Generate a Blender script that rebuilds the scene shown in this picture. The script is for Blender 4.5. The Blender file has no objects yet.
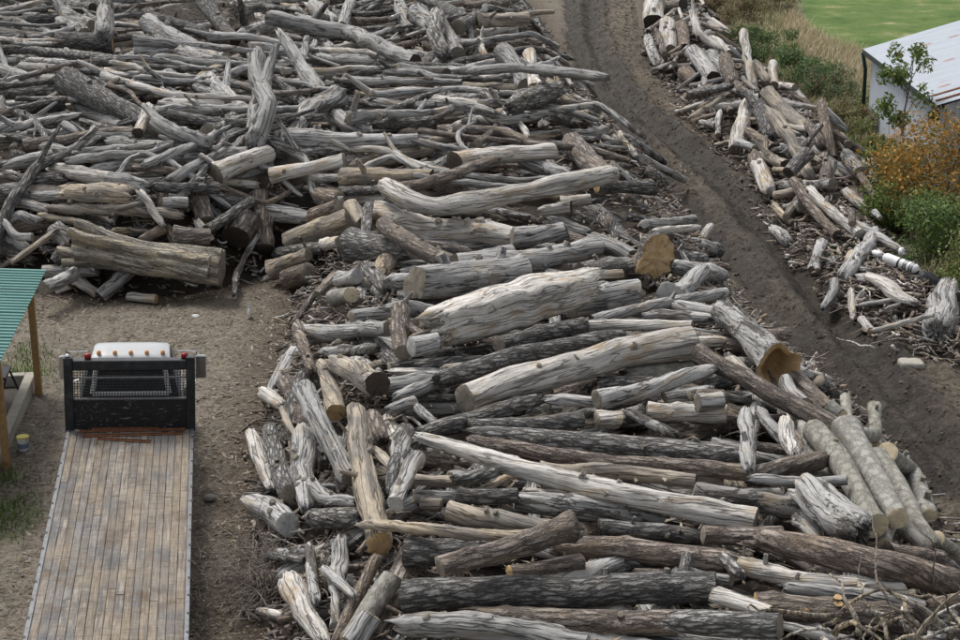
import bpy, math, random
import numpy as np
from mathutils import Vector, Matrix

# ------------------------------------------------------------------ camera, sky, sun, exposure
SC = bpy.context.scene
COL = SC.collection
F, CX, CY = 1700.0, 480.0, 320.0            # focal length and centre in photo pixels (960 x 640)
PITCH = math.radians(18.2)
CAMH = 13.7
cam_d = bpy.data.cameras.new('camera')
cam = bpy.data.objects.new('camera', cam_d)
COL.objects.link(cam)
cam_d.sensor_width = 36.0
cam_d.lens = 36.0 * F / 960.0
cam_d.clip_start = 0.5
cam_d.clip_end = 3000.0
cam.location = (0, 0, CAMH)
cam.rotation_euler = (math.pi / 2 - PITCH, 0, 0)
SC.camera = cam

SUN_EL, SUN_AZ = math.radians(58), math.radians(-35)      # azimuth from +Y, clockwise positive
world = bpy.data.worlds.new('World')
SC.world = world
world.use_nodes = True
wn = world.node_tree.nodes
wl = world.node_tree.links
wn.clear()
sky = wn.new('ShaderNodeTexSky')
sky.sky_type = 'NISHITA'
sky.sun_disc = False
sky.sun_elevation = SUN_EL
sky.sun_rotation = SUN_AZ
sky.air_density = 1.0
sky.dust_density = 4.0
sky.ozone_density = 1.0
hs = wn.new('ShaderNodeHueSaturation')
hs.inputs['Saturation'].default_value = 0.20            # overcast: nearly grey sky
bg = wn.new('ShaderNodeBackground')
bg.inputs['Strength'].default_value = 0.125
wo = wn.new('ShaderNodeOutputWorld')
wl.new(sky.outputs[0], hs.inputs['Color'])
wl.new(hs.outputs[0], bg.inputs['Color'])
wl.new(bg.outputs[0], wo.inputs['Surface'])
sun_d = bpy.data.lights.new('sun', 'SUN')
sun_d.energy = 1.5
sun_d.angle = math.radians(15)
sun_d.color = (1.0, 0.95, 0.88)
sun = bpy.data.objects.new('sun', sun_d)
COL.objects.link(sun)
sd = Vector((math.sin(SUN_AZ) * math.cos(SUN_EL), math.cos(SUN_AZ) * math.cos(SUN_EL), math.sin(SUN_EL)))
sun.rotation_euler = sd.to_track_quat('Z', 'Y').to_euler()
sun.location = sd * 60
vs = SC.view_settings
vs.view_transform = 'Standard'
vs.look = 'None'
vs.gamma = 1.0
vs.exposure = 0.62
vs.use_curve_mapping = False
SC.cycles.max_bounces = 5
SC.cycles.diffuse_bounces = 3
SC.cycles.glossy_bounces = 2
SC.cycles.transparent_max_bounces = 4

rng = np.random.default_rng(11)
random.seed(5)

# ------------------------------------------------------------------ small tools
SP, CP = math.sin(PITCH), math.cos(PITCH)


def ray(x, y):
    """world direction of a photo pixel, one unit deep along the optical axis"""
    u, v = (x - CX) / F, (y - CY) / F
    return np.array([u, CP - v * SP, -(SP + v * CP)])


def at_z(x, y, z=0.0):
    d = ray(x, y)
    t = (CAMH - z) / -d[2]
    return np.array([0, 0, CAMH]) + d * t


def gp(x, y):
    p = at_z(x, y)
    return p[:2]


def hash3(ix, iy, iz, seed):
    n = (ix * 374761393 + iy * 668265263 + iz * 2147483647 + seed * 1274126177) & 0xffffffff
    n = ((n ^ (n >> 13)) * 1274126177) & 0xffffffff
    n = (n ^ (n >> 16)) & 0xffffffff
    return n.astype(np.float64) / 4294967295.0


def vnoise(x, y, z=0.0, seed=0):
    x, y, z = np.broadcast_arrays(np.asarray(x, float), np.asarray(y, float), np.asarray(z, float))
    ix, iy, iz = np.floor(x).astype(np.int64), np.floor(y).astype(np.int64), np.floor(z).astype(np.int64)
    fx, fy, fz = x - ix, y - iy, z - iz
    fx, fy, fz = fx * fx * (3 - 2 * fx), fy * fy * (3 - 2 * fy), fz * fz * (3 - 2 * fz)
    r = 0
    for a in (0, 1):
        for b in (0, 1):
            for c in (0, 1):
                w = (fx if a else 1 - fx) * (fy if b else 1 - fy) * (fz if c else 1 - fz)
                r = r + w * hash3(ix + a, iy + b, iz + c, seed)
    return r * 2 - 1


def fbm(x, y, z=0.0, seed=0, octv=3):
    r, a = 0, 1.0
    for k in range(octv):
        r = r + a * vnoise(np.asarray(x) * 2 ** k, np.asarray(y) * 2 ** k, np.asarray(z) * 2 ** k, seed + k)
        a *= 0.5
    return r


def sstep(a, b, x):
    t = np.clip((np.asarray(x, float) - a) / (b - a), 0, 1)
    return t * t * (3 - 2 * t)


def mesh(name, V, Fs, mats, midx=None, attrs=None, smooth=True):
    """one mesh datablock from arrays; Fs is a list of (n,3) or (n,4) index arrays"""
    V = np.asarray(V, np.float32).reshape(-1, 3)
    Fs = [np.asarray(f, np.int32) for f in Fs if len(f)]
    me = bpy.data.meshes.new(name)
    me.vertices.add(len(V))
    me.vertices.foreach_set('co', V.ravel())
    nl = sum(f.size for f in Fs)
    npoly = sum(len(f) for f in Fs)
    me.loops.add(nl)
    me.loops.foreach_set('vertex_index', np.concatenate([f.ravel() for f in Fs]))
    me.polygons.add(npoly)
    sizes = np.concatenate([np.full(len(f), f.shape[1], np.int32) for f in Fs])
    me.polygons.foreach_set('loop_start', np.concatenate([[0], np.cumsum(sizes)[:-1]]).astype(np.int32))
    if not isinstance(mats, (list, tuple)):
        mats = [mats]
    for m in mats:
        me.materials.append(m)
    if midx is not None:
        me.polygons.foreach_set('material_index', np.asarray(midx, np.int32))
    me.polygons.foreach_set('use_smooth', np.full(npoly, smooth, bool))
    for k, a in (attrs or {}).items():
        a = np.asarray(a, np.float32)
        if a.ndim == 1:
            t = me.attributes.new(k, 'FLOAT', 'POINT')
            t.data.foreach_set('value', a)
        else:
            t = me.attributes.new(k, 'FLOAT_VECTOR', 'POINT')
            t.data.foreach_set('vector', a.ravel())
    me.update(calc_edges=True)
    return me


def obj(name, me, parent=None, label=None, cat=None, group=None, kind=None, loc=None, rot=None):
    o = bpy.data.objects.new(name, me)
    COL.objects.link(o)
    if parent is not None:
        o.parent = parent
    if loc is not None:
        o.location = loc
    if rot is not None:
        o.rotation_euler = rot
    for k, v in (('label', label), ('category', cat), ('group', group), ('kind', kind)):
        if v:
            o[k] = v
    return o


class MB:
    """collects boxes, tubes and sheets into one mesh"""

    def __init__(s):
        s.v, s.q, s.t, s.n = [], [], [], 0

    def add(s, V, q=(), t=()):
        V = np.asarray(V, float).reshape(-1, 3)
        if len(q):
            s.q.append(np.asarray(q, int) + s.n)
        if len(t):
            s.t.append(np.asarray(t, int) + s.n)
        s.v.append(V)
        s.n += len(V)
        return s

    def box(s, a, b, ch=0.0, M=None):
        """box between two corners with chamfered upright and level edges"""
        a, b = np.minimum(a, b).astype(float), np.maximum(a, b).astype(float)
        if ch <= 0:
            V = np.array([[x, y, z] for z in (a[2], b[2]) for x, y in ((a[0], a[1]), (b[0], a[1]), (b[0], b[1]), (a[0], b[1]))])
            q = [[0, 3, 2, 1], [4, 5, 6, 7], [0, 1, 5, 4], [1, 2, 6, 5], [2, 3, 7, 6], [3, 0, 4, 7]]
        else:
            c = min(ch, *(0.45 * (b - a)))
            R = []
            for z, i in ((a[2], c), (a[2] + c, 0), (b[2] - c, 0), (b[2], c)):
                x0, x1, y0, y1 = a[0] + i, b[0] - i, a[1] + i, b[1] - i
                R += [[x0 + c, y0, z], [x1 - c, y0, z], [x1, y0 + c, z], [x1, y1 - c, z],
                      [x1 - c, y1, z], [x0 + c, y1, z], [x0, y1 - c, z], [x0, y0 + c, z]]
            V = np.array(R)
            q = [[r * 8 + i, r * 8 + (i + 1) % 8, r * 8 + 8 + (i + 1) % 8, r * 8 + 8 + i] for r in range(3) for i in range(8)]
            q += [[0, 3, 2, 1], [0, 7, 4, 3], [7, 6, 5, 4], [24, 25, 26, 27], [24, 27, 28, 31], [31, 28, 29, 30]]
        if M is not None:
            V = (np.array(M.to_3x3()) @ V.T).T + np.array(M.translation)
        return s.add(V, q)

    def tube(s, pts, r, n=10, cap=True):
        pts = np.asarray(pts, float)
        r = np.broadcast_to(np.asarray(r, float), (len(pts),))
        T, N, B = frames(pts)
        th = np.linspace(0, 2 * math.pi, n, endpoint=False)
        V = (pts[:, None] + r[:, None, None] * (np.cos(th)[None, :, None] * N[:, None] + np.sin(th)[None, :, None] * B[:, None])).reshape(-1, 3)
        q = ring_quads(len(pts), n)
        t = []
        if cap:
            m = len(V)
            V = np.vstack([V, pts[0], pts[-1]])
            t = [[m, (i + 1) % n, i] for i in range(n)] + [[m + 1, (len(pts) - 1) * n + i, (len(pts) - 1) * n + (i + 1) % n] for i in range(n)]
        return s.add(V, q, t)

    def build(s, name, mat, parent=None, smooth=False, **kw):
        Fs = []
        if s.q:
            Fs.append(np.vstack(s.q))
        if s.t:
            Fs.append(np.vstack(s.t))
        return obj(name, mesh(name, np.vstack(s.v), Fs, mat, smooth=smooth), parent, **kw)


def ring_quads(nr, n):
    i = np.arange(nr - 1)[:, None] * n
    j = np.arange(n)[None, :]
    k = (j + 1) % n
    return np.stack([i + j, i + k, i + n + k, i + n + j], -1).reshape(-1, 4)


def frames(P):
    T = np.gradient(P, axis=0)
    T /= np.linalg.norm(T, axis=1, keepdims=True) + 1e-9
    N = np.zeros_like(T)
    a = np.array([0, 0, 1.0]) if abs(T[0, 2]) < 0.85 else np.array([1.0, 0, 0])
    n = np.cross(a, T[0])
    for i in range(len(T)):
        n = n - T[i] * np.dot(n, T[i])
        n /= np.linalg.norm(n) + 1e-9
        N[i] = n
    return T, N, np.cross(T, N)


def empty(name, loc=(0, 0, 0), rot=(0, 0, 0), **kw):
    return obj(name, None, loc=loc, rot=rot, **kw)


# ------------------------------------------------------------------ materials
class NT:
    def __init__(s, name):
        s.m = bpy.data.materials.new(name)
        s.m.use_nodes = True
        s.t = s.m.node_tree
        s.bsdf = s.t.nodes['Principled BSDF']
        s.bsdf.inputs['Roughness'].default_value = 0.85
        s.bsdf.inputs['Specular IOR Level'].default_value = 0.25

    def n(s, typ, **kw):
        nd = s.t.nodes.new(typ)
        for k, v in kw.items():
            setattr(nd, k, v)
        return nd

    def set(s, sock, v):
        if isinstance(v, bpy.types.NodeSocket):
            s.t.links.new(v, sock)
        else:
            sock.default_value = v

    def math(s, op, a, b=0.0, c=None, clamp=False):
        nd = s.n('ShaderNodeMath', operation=op)
        nd.use_clamp = clamp
        s.set(nd.inputs[0], a)
        s.set(nd.inputs[1], b)
        if c is not None:
            s.set(nd.inputs[2], c)
        return nd.outputs[0]

    def mix(s, f, a, b, mode='MIX'):
        nd = s.n('ShaderNodeMix', data_type='RGBA', blend_type=mode)
        nd.clamp_factor = True
        s.set(nd.inputs[0], f)
        s.set(nd.inputs[6], a if isinstance(a, bpy.types.NodeSocket) else (*a, 1))
        s.set(nd.inputs[7], b if isinstance(b, bpy.types.NodeSocket) else (*b, 1))
        return nd.outputs[2]

    def attr(s, name, out='Vector'):
        return s.n('ShaderNodeAttribute', attribute_name=name).outputs[out]

    def objco(s):
        return s.n('ShaderNodeTexCoord').outputs['Object']

    def pos(s):
        return s.n('ShaderNodeNewGeometry').outputs['Position']

    def scale(s, vec, sc, off=None):
        nd = s.n('ShaderNodeMapping')
        s.set(nd.inputs[0], vec)
        nd.inputs['Scale'].default_value = sc
        if off is not None:
            s.set(nd.inputs['Location'], off)
        return nd.outputs[0]

    def noise(s, vec, sc=1.0, det=4.0, rough=0.6, dist=0.0):
        nd = s.n('ShaderNodeTexNoise')
        s.set(nd.inputs['Vector'], vec)
        nd.inputs['Scale'].default_value = sc
        nd.inputs['Detail'].default_value = det
        nd.inputs['Roughness'].default_value = rough
        nd.inputs['Distortion'].default_value = dist
        return nd.outputs[0]

    def voro(s, vec, sc=1.0, feat='DISTANCE_TO_EDGE', out=0):
        nd = s.n('ShaderNodeTexVoronoi', feature=feat)
        s.set(nd.inputs['Vector'], vec)
        nd.inputs['Scale'].default_value = sc
        return nd.outputs[out]

    def ramp(s, f, stops):
        nd = s.n('ShaderNodeValToRGB')
        e = nd.color_ramp.elements
        while len(e) < len(stops):
            e.new(0.5)
        for el, (p, c) in zip(e, stops):
            el.position = p
            el.color = (*c, 1) if len(c) == 3 else c
        s.set(nd.inputs[0], f)
        return nd.outputs[0]

    def rng(s, f, a, b, c=0.0, d=1.0):
        nd = s.n('ShaderNodeMapRange')
        s.set(nd.inputs[0], f)
        nd.inputs[1].default_value, nd.inputs[2].default_value = a, b
        nd.inputs[3].default_value, nd.inputs[4].default_value = c, d
        return nd.outputs[0]

    def bump(s, h, strength=0.5, dist=0.02, normal=None):
        nd = s.n('ShaderNodeBump')
        nd.inputs['Strength'].default_value = strength
        nd.inputs['Distance'].default_value = dist
        s.set(nd.inputs['Height'], h)
        if normal is not None:
            s.set(nd.inputs['Normal'], normal)
        return nd.outputs[0]

    def done(s, col, rough=0.85, normal=None, metal=0.0):
        s.set(s.bsdf.inputs['Base Color'], col if isinstance(col, bpy.types.NodeSocket) else (*col, 1))
        s.set(s.bsdf.inputs['Roughness'], rough)
        s.set(s.bsdf.inputs['Metallic'], metal)
        if normal is not None:
            s.set(s.bsdf.inputs['Normal'], normal)
        return s.m


def wood_mat(name, c, patch, pamt, bark, furrow=(12, 2.2), bs=0.8):
    """weathered log: grain runs along the log (attribute grain: x,y across, z along)"""
    t = NT(name)
    rnd = t.attr('rnd', 'Fac')
    off = t.n('ShaderNodeCombineXYZ')
    for i, k in enumerate((17.3, 31.7, 53.1)):
        t.set(off.inputs[i], t.math('MULTIPLY', rnd, k))
    g = t.n('ShaderNodeVectorMath', operation='ADD')
    t.set(g.inputs[0], t.attr('grain'))
    t.set(g.inputs[1], off.outputs[0])
    g = g.outputs[0]
    fib = t.noise(t.scale(g, (17, 17, 2.0)), 1.0, 6, 0.65, 0.3)       # fibres
    fib2 = t.noise(t.scale(g, (40, 40, 6.0)), 1.0, 3, 0.6)
    big = t.noise(t.scale(g, (2.2, 2.2, 0.9)), 1.0, 4, 0.6, 0.5)      # tone patches
    med = t.noise(t.scale(g, (5, 5, 2.4)), 1.0, 5, 0.7)
    if bark:
        warp = t.n('ShaderNodeVectorMath', operation='ADD')
        w2 = t.n('ShaderNodeVectorMath', operation='SCALE')
        nn = t.n('ShaderNodeTexNoise')
        t.set(nn.inputs['Vector'], t.scale(g, (6, 6, 2)))
        t.set(w2.inputs[0], nn.outputs['Color'])
        w2.inputs['Scale'].default_value = 0.9
        t.set(warp.inputs[0], t.scale(g, (furrow[0], furrow[0], furrow[1])))
        t.set(warp.inputs[1], w2.outputs[0])
        vo = t.voro(warp.outputs[0], 1.0)
        plate = t.rng(vo, 0.0, 0.28)
        h = t.math('ADD', t.math('MULTIPLY', plate, 0.7), t.math('MULTIPLY', med, 0.55))
        tone = t.math('ADD', t.math('MULTIPLY', plate, 0.30), t.math('ADD', t.math('MULTIPLY', med, 0.36), t.math('MULTIPLY', fib2, 0.34)))
    else:
        crack = t.rng(t.math('ABSOLUTE', t.math('SUBTRACT', t.noise(t.scale(g, (8, 8, 0.42)), 1.0, 3, 0.5, 0.3), 0.5)), 0.0, 0.035)
        h = t.math('ADD', t.math('MULTIPLY', fib, 0.7), t.math('ADD', t.math('MULTIPLY', crack, 0.55), t.math('MULTIPLY', fib2, 0.25)))
        tone = t.math('ADD', t.math('MULTIPLY', fib, 0.34), t.math('ADD', t.math('ADD', t.math('MULTIPLY', med, 0.28), t.math('MULTIPLY', fib2, 0.30)), t.math('MULTIPLY', t.math('SUBTRACT', crack, 0.7), 0.22)))
    col = t.ramp(tone, [(0.25, c[0]), (0.46, c[1]), (0.67, c[2])])
    pm = t.rng(t.math('ADD', t.math('MULTIPLY', big, 0.7), t.math('MULTIPLY', med, 0.3)), 0.62 - pamt, 0.72 - pamt)
    pc = t.mix(t.rng(fib, 0.25, 0.75), tuple(x * 0.55 for x in patch), tuple(min(1, x * 1.25) for x in patch))
    col = t.mix(t.math('MULTIPLY', pm, 0.85), col, pc)
    # dark water stains and pale bleaching, per log brightness and warmth
    stain = t.rng(t.noise(t.scale(g, (3.2, 3.2, 0.5), (4, 9, 2)), 1.0, 5, 0.7, 0.8), 0.56, 0.70)
    col = t.mix(t.math('MULTIPLY', stain, 0.36), col, (c[0][0] * 0.8, c[0][1] * 0.8, c[0][2] * 0.8))
    bl = t.rng(t.noise(t.scale(g, (9, 9, 1.6), (1, 3, 7)), 1.0, 5, 0.7), 0.58, 0.74)
    col = t.mix(t.math('MULTIPLY', bl, 0.35), col, tuple(min(0.72, x * 1.9) for x in c[1]))
    fr = t.n('ShaderNodeMath', operation='FRACT')
    t.set(fr.inputs[0], t.math('MULTIPLY', rnd, 7.77))
    if not bark:                       # scraps of bark still clinging to some logs
        left = t.math('ADD', t.noise(t.scale(g, (2.6, 2.6, 1.0), (8, 1, 5)), 1.0, 6, 0.72, 0.9), t.math('MULTIPLY', t.math('SUBTRACT', fr.outputs[0], 0.72), 0.34))
        bmask = t.rng(left, 0.52, 0.545)
        bcol = t.ramp(t.math('ADD', t.math('MULTIPLY', med, 0.5), t.math('MULTIPLY', fib2, 0.5)), [(0.3, (.022, .019, .017)), (0.5, (.085, .076, .068)), (0.7, (.175, .16, .145))])
        col = t.mix(t.math('MULTIPLY', bmask, 0.9), col, bcol)
        h = t.math('ADD', h, t.math('MULTIPLY', bmask, 0.5))
    val = t.rng(rnd, 0, 1, 0.72, 1.22)
    hv = t.n('ShaderNodeHueSaturation')
    t.set(hv.inputs['Color'], col)
    t.set(hv.inputs['Value'], val)
    t.set(hv.inputs['Saturation'], t.rng(fr.outputs[0], 0, 1, 0.7, 1.2))
    return t.done(hv.outputs[0], t.rng(med, 0.2, 0.8, 0.75, 0.95), t.bump(h, min(1.0, bs * 1.25), 0.05))


def end_mat(name, c_in, c_out, c_crack, grey):
    """sawn log end: growth rings and drying cracks, radial from the pith"""
    t = NT(name)
    g = t.attr('grain')
    rnd = t.attr('rnd', 'Fac')
    sx = t.n('ShaderNodeSeparateXYZ')
    t.set(sx.inputs[0], g)
    rr = t.math('SQRT', t.math('ADD', t.math('POWER', sx.outputs[0], 2), t.math('POWER', sx.outputs[1], 2)))
    ang = t.math('ARCTAN2', sx.outputs[1], sx.outputs[0])
    wob = t.noise(t.scale(g, (5, 5, 5)), 1.0, 3, 0.6)
    ringv = t.math('SINE', t.math('MULTIPLY', t.math('ADD', rr, t.math('MULTIPLY', wob, 0.06)), 170.0))
    mott = t.noise(t.scale(g, (9, 9, 9)), 1.0, 5, 0.7)
    col = t.mix(t.rng(mott, 0.3, 0.7), c_in, c_out)
    col = t.mix(t.rng(ringv, -1, 1, 0, 0.28), col, c_crack)
    cv = t.n('ShaderNodeCombineXYZ')
    t.set(cv.inputs[0], t.math('MULTIPLY', ang, 2.6))
    t.set(cv.inputs[1], t.math('MULTIPLY', rr, 1.4))
    t.set(cv.inputs[2], t.math('MULTIPLY', rnd, 40))
    cr = t.rng(t.math('ABSOLUTE', t.math('SUBTRACT', t.noise(cv.outputs[0], 1.0, 2, 0.5), 0.5)), 0.0, 0.018, 1, 0)
    col = t.mix(t.math('MULTIPLY', cr, 0.8), col, c_crack)
    st = t.rng(t.noise(t.scale(g, (4, 4, 4), (3, 1, 2)), 1, 4, 0.7), 0.45, 0.7)
    col = t.mix(t.math('MULTIPLY', st, 0.7), col, grey)
    h = t.math('SUBTRACT', t.math('MULTIPLY', mott, 0.5), t.math('MULTIPLY', cr, 0.8))
    return t.done(col, 0.9, t.bump(h, 0.5, 0.02))


W = {
    'g': wood_mat('weathered_grey_wood', ((.045, .043, .042), (.275, .272, .266), (.55, .545, .535)), (.36, .30, .23), 0.08, False),
    'd': wood_mat('dark_rough_bark', ((.016, .015, .015), (.130, .125, .120), (.33, .322, .31)), (.22, .185, .15), 0.06, True, (13, 2.6), 1.0),
    'b': wood_mat('brown_bark', ((.030, .023, .020), (.155, .128, .112), (.31, .27, .24)), (.27, .215, .16), 0.12, True, (10, 1.8), 0.8),
    'w': wood_mat('pale_bare_wood', ((.13, .115, .10), (.43, .405, .37), (.70, .675, .63)), (.40, .29, .17), 0.11, False),
    't': wood_mat('tan_stripped_wood', ((.08, .056, .036), (.315, .255, .18), (.53, .46, .36)), (.22, .20, .18), 0.16, False),
    'o': wood_mat('olive_grey_bark', ((.045, .040, .033), (.225, .205, .172), (.40, .375, .325)), (.42, .36, .26), 0.13, True, (9, 1.0), 0.8),
    'm': wood_mat('smooth_grey_green_bark', ((.12, .112, .095), (.225, .218, .190), (.33, .322, .29)), (.36, .35, .32), 0.05, True, (5, 4), 0.2),
}
E = {
    'grey': end_mat('weathered_log_end', (.30, .26, .20), (.22, .20, .17), (.06, .05, .04), (.13, .125, .12)),
    'fresh': end_mat('fresh_sawn_end', (.52, .39, .22), (.40, .26, .12), (.18, .095, .04), (.30, .21, .125)),
    'flare': end_mat('torn_orange_tan_face', (.60, .47, .29), (.40, .24, .10), (.17, .08, .03), (.52, .41, .26)),
    'cream': end_mat('cream_sawn_end', (.60, .54, .40), (.52, .44, .30), (.25, .18, .10), (.40, .35, .27)),
    'white': end_mat('bleached_sawn_end', (.50, .50, .49), (.40, .40, .39), (.16, .15, .14), (.27, .27, .27)),
    'dark': end_mat('dark_rotten_end', (.085, .065, .05), (.05, .042, .036), (.012, .01, .009), (.035, .032, .03)),
}


def plain(name, c, rough=0.6, metal=0.0, var=0.25, sc=6.0, bump=0.15, dirt=None, damt=0.5):
    t = NT(name)
    p = t.objco()
    n1 = t.noise(p, sc, 5, 0.65)
    col = t.mix(t.rng(n1, 0.25, 0.75), tuple(x * (1 - var) for x in c), tuple(min(1, x * (1 + var)) for x in c))
    if dirt:
        n2 = t.rng(t.noise(p, sc * 0.35, 6, 0.75, 0.4), 0.5, 0.66)
        col = t.mix(t.math('MULTIPLY', n2, damt), col, dirt)
    return t.done(col, t.rng(n1, 0.2, 0.8, rough * 0.85, min(1, rough * 1.15)), t.bump(n1, bump, 0.01), metal)


def leaf_mat(name, c, c2):
    t = NT(name)
    r = t.attr('rnd', 'Fac')
    n1 = t.noise(t.pos(), 2.2, 3, 0.6)
    f = t.math('ADD', t.math('MULTIPLY', r, 0.65), t.math('MULTIPLY', t.math('SUBTRACT', n1, 0.3), 0.7))
    col = t.ramp(f, [(0.0, tuple(x * 0.5 for x in c)), (0.45, c), (0.95, c2)])
    m = t.done(col, 0.6)
    tr = t.n('ShaderNodeBsdfTranslucent')
    t.set(tr.inputs[0], col)
    mx = t.n('ShaderNodeMixShader')
    mx.inputs[0].default_value = 0.25
    t.t.links.new(t.bsdf.outputs[0], mx.inputs[1])
    t.t.links.new(tr.outputs[0], mx.inputs[2])
    t.t.links.new(mx.outputs[0], t.t.nodes['Material Output'].inputs[0])
    return m


def ground_mat():
    t = NT('trodden_dirt')
    p = t.pos()
    k = t.n('ShaderNodeSeparateXYZ')
    t.set(k.inputs[0], t.attr('cover'))             # x: mud, y: grass, z: bark debris
    n1 = t.noise(p, 0.5, 6, 0.65)
    n2 = t.noise(p, 3.0, 6, 0.75)
    n3 = t.noise(p, 12.0, 4, 0.78)
    col = t.ramp(t.math('ADD', t.math('MULTIPLY', n2, 0.6), t.math('MULTIPLY', n3, 0.4)),
                 [(0.36, (.048, .040, .031)), (0.5, (.150, .131, .106)), (0.62, (.29, .26, .22))])
    chips = t.voro(p, 17.0, 'F1', 'Color')
    sc = t.n('ShaderNodeSeparateColor')
    t.set(sc.inputs[0], chips)
    ch = t.rng(sc.outputs[0], 0.72, 0.80)
    col = t.mix(t.math('MULTIPLY', ch, t.rng(n1, 0.35, 0.6, 0.15, 0.6)), col, t.mix(sc.outputs[1], (.20, .14, .085), (.36, .31, .24)))
    f = t.math('ADD', k.outputs[2], t.math('MULTIPLY', t.math('SUBTRACT', n2, 0.5), 1.1), clamp=True)
    col = t.mix(f, col, t.mix(t.rng(n3, 0.3, 0.7), (.028, .021, .016), (.125, .095, .068)))
    f = t.math('ADD', k.outputs[0], t.math('MULTIPLY', t.math('SUBTRACT', n2, 0.5), 1.0), clamp=True)
    col = t.mix(f, col, t.mix(t.rng(n3, 0.3, 0.7), (.045, .038, .031), (.105, .091, .075)))
    gn = t.math('MULTIPLY', k.outputs[1], t.rng(t.math('ADD', t.math('MULTIPLY', k.outputs[1], 0.75), t.math('MULTIPLY', n2, 0.6)), 0.45, 0.65))
    pl = t.noise(t.scale(p, (0.8, 1.0, 1)), 0.35, 6, 0.72)
    gc = t.ramp(t.math('ADD', t.math('MULTIPLY', pl, 0.72), t.math('MULTIPLY', n3, 0.28)),
                [(0.36, (.056, .104, .024)), (0.48, (.092, .152, .037)), (0.555, (.14, .185, .058)), (0.615, (.31, .28, .155))])
    col = t.mix(gn, col, gc)
    h = t.math('ADD', t.math('MULTIPLY', n2, 0.7), t.math('MULTIPLY', n3, 0.3))
    return t.done(col, 0.95, t.bump(h, 1.0, 0.12))


def mud_mat():
    t = NT('rutted_mud')
    p = t.pos()
    k = t.n('ShaderNodeSeparateXYZ')
    t.set(k.inputs[0], t.attr('cover'))             # x: wheel mud, y: edge
    n1 = t.noise(p, 1.2, 6, 0.7)
    n2 = t.noise(p, 3.6, 6, 0.8)
    n3 = t.noise(p, 13.0, 4, 0.75)
    dry = t.ramp(t.math('ADD', t.math('MULTIPLY', n2, 0.6), t.math('MULTIPLY', n3, 0.4)),
                 [(0.38, (.038, .031, .022)), (0.5, (.128, .105, .078)), (0.62, (.25, .213, .167))])
    wet = t.ramp(t.math('ADD', t.math('MULTIPLY', n2, 0.5), t.math('MULTIPLY', n3, 0.5)),
                 [(0.38, (.008, .0065, .005)), (0.5, (.028, .023, .0185)), (0.64, (.075, .063, .051))])
    f = t.math('ADD', k.outputs[0], t.math('MULTIPLY', t.math('SUBTRACT', n1, 0.5), 0.9), clamp=True)
    col = t.mix(f, dry, wet)
    h = t.math('ADD', t.math('MULTIPLY', n2, 0.7), t.math('MULTIPLY', n3, 0.35))
    return t.done(col, t.rng(f, 0, 1, 0.95, 0.7), t.bump(h, 1.0, 0.16))


M = {
    'ground': ground_mat(), 'mud': mud_mat(),
    'debris': plain('shade_darkened_bark_soil', (.028, .022, .017), 0.95, 0, 0.6, 14, 1.0, (.02, .016, .012)),  # soil colour lowered so it carries the shade between the logs
    'white_paint': plain('dirty_white_paint', (.36, .375, .39), 0.35, 0, 0.06, 5, 0.03, (.45, .44, .42), 0.35),
    'black_steel': plain('black_painted_steel', (.020, .022, .025), 0.42, 0.0, 0.45, 9, 0.1, (.10, .105, .11), 0.35),
    'grey_steel': plain('worn_grey_steel', (.16, .165, .175), 0.5, 0.5, 0.35, 9, 0.1, (.12, .08, .05), 0.5),
    'rust': plain('rusty_iron', (.17, .075, .04), 0.85, 0.1, 0.5, 12, 0.4, (.07, .035, .022)),
    'rubber': plain('tyre_rubber', (.02, .02, .02), 0.8, 0, 0.3, 9),
    'chrome': plain('dull_chrome', (.55, .57, .59), 0.2, 1.0, 0.1, 6),
    'glass': plain('dark_window_glass', (.02, .025, .03), 0.08, 0, 0.1, 3, 0.0),
    'red_lens': plain('red_lamp_lens', (.22, .012, .015), 0.3, 0, 0.1, 5, 0.0),
    'amber_lens': plain('amber_lamp_lens', (.60, .30, .12), 0.35, 0, 0.1, 5, 0.0),
    'concrete': plain('weathered_concrete', (.33, .31, .27), 0.9, 0, 0.2, 4, 0.4, (.16, .15, .125)),
    'dark_plastic': plain('black_plastic_bag', (.018, .019, .022), 0.35, 0, 0.3, 7),
    'green_pipe': plain('dark_green_downpipe', (.012, .035, .028), 0.4, 0, 0.2, 5),
    'fascia': plain('dark_fascia', (.035, .045, .045), 0.6, 0, 0.2, 5),
    'white_plastic': plain('white_plastic', (.72, .73, .73), 0.4, 0, 0.06, 6, 0.02, (.4, .4, .38), 0.3),
    'yellow_plastic': plain('yellow_lid', (.62, .52, .12), 0.5, 0, 0.1, 6),
    'blue_label': plain('faded_blue_label', (.20, .26, .36), 0.6, 0, 0.2, 8),
    'stone': plain('grey_stone', (.26, .25, .23), 0.9, 0, 0.3, 8, 0.6),
    'twig': plain('dry_twigs', (.17, .15, .13), 0.9, 0, 0.45, 5, 0.3),
    'stem': plain('thin_stem_bark', (.15, .125, .10), 0.9, 0, 0.3, 5, 0.3),
    'leaf_green': leaf_mat('green_leaves', (.10, .17, .04), (.30, .37, .10)),
    'leaf_dark': leaf_mat('bramble_leaves', (.088, .148, .066), (.25, .32, .155)),
    'leaf_olive': leaf_mat('olive_leaves', (.15, .155, .058), (.34, .31, .13)),
    'leaf_orange': leaf_mat('autumn_orange_leaves', (.36, .185, .035), (.62, .38, .09)),
    'leaf_brown': leaf_mat('dry_brown_leaves', (.21, .16, .10), (.42, .34, .23)),
    'grass': leaf_mat('grass_blades', (.075, .15, .025), (.19, .27, .06)),
    'straw': leaf_mat('dry_straw', (.45, .37, .24), (.70, .62, .45)),
    'litter': leaf_mat('fallen_leaves_and_chips', (.17, .132, .096), (.58, .51, .42)),
}

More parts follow.
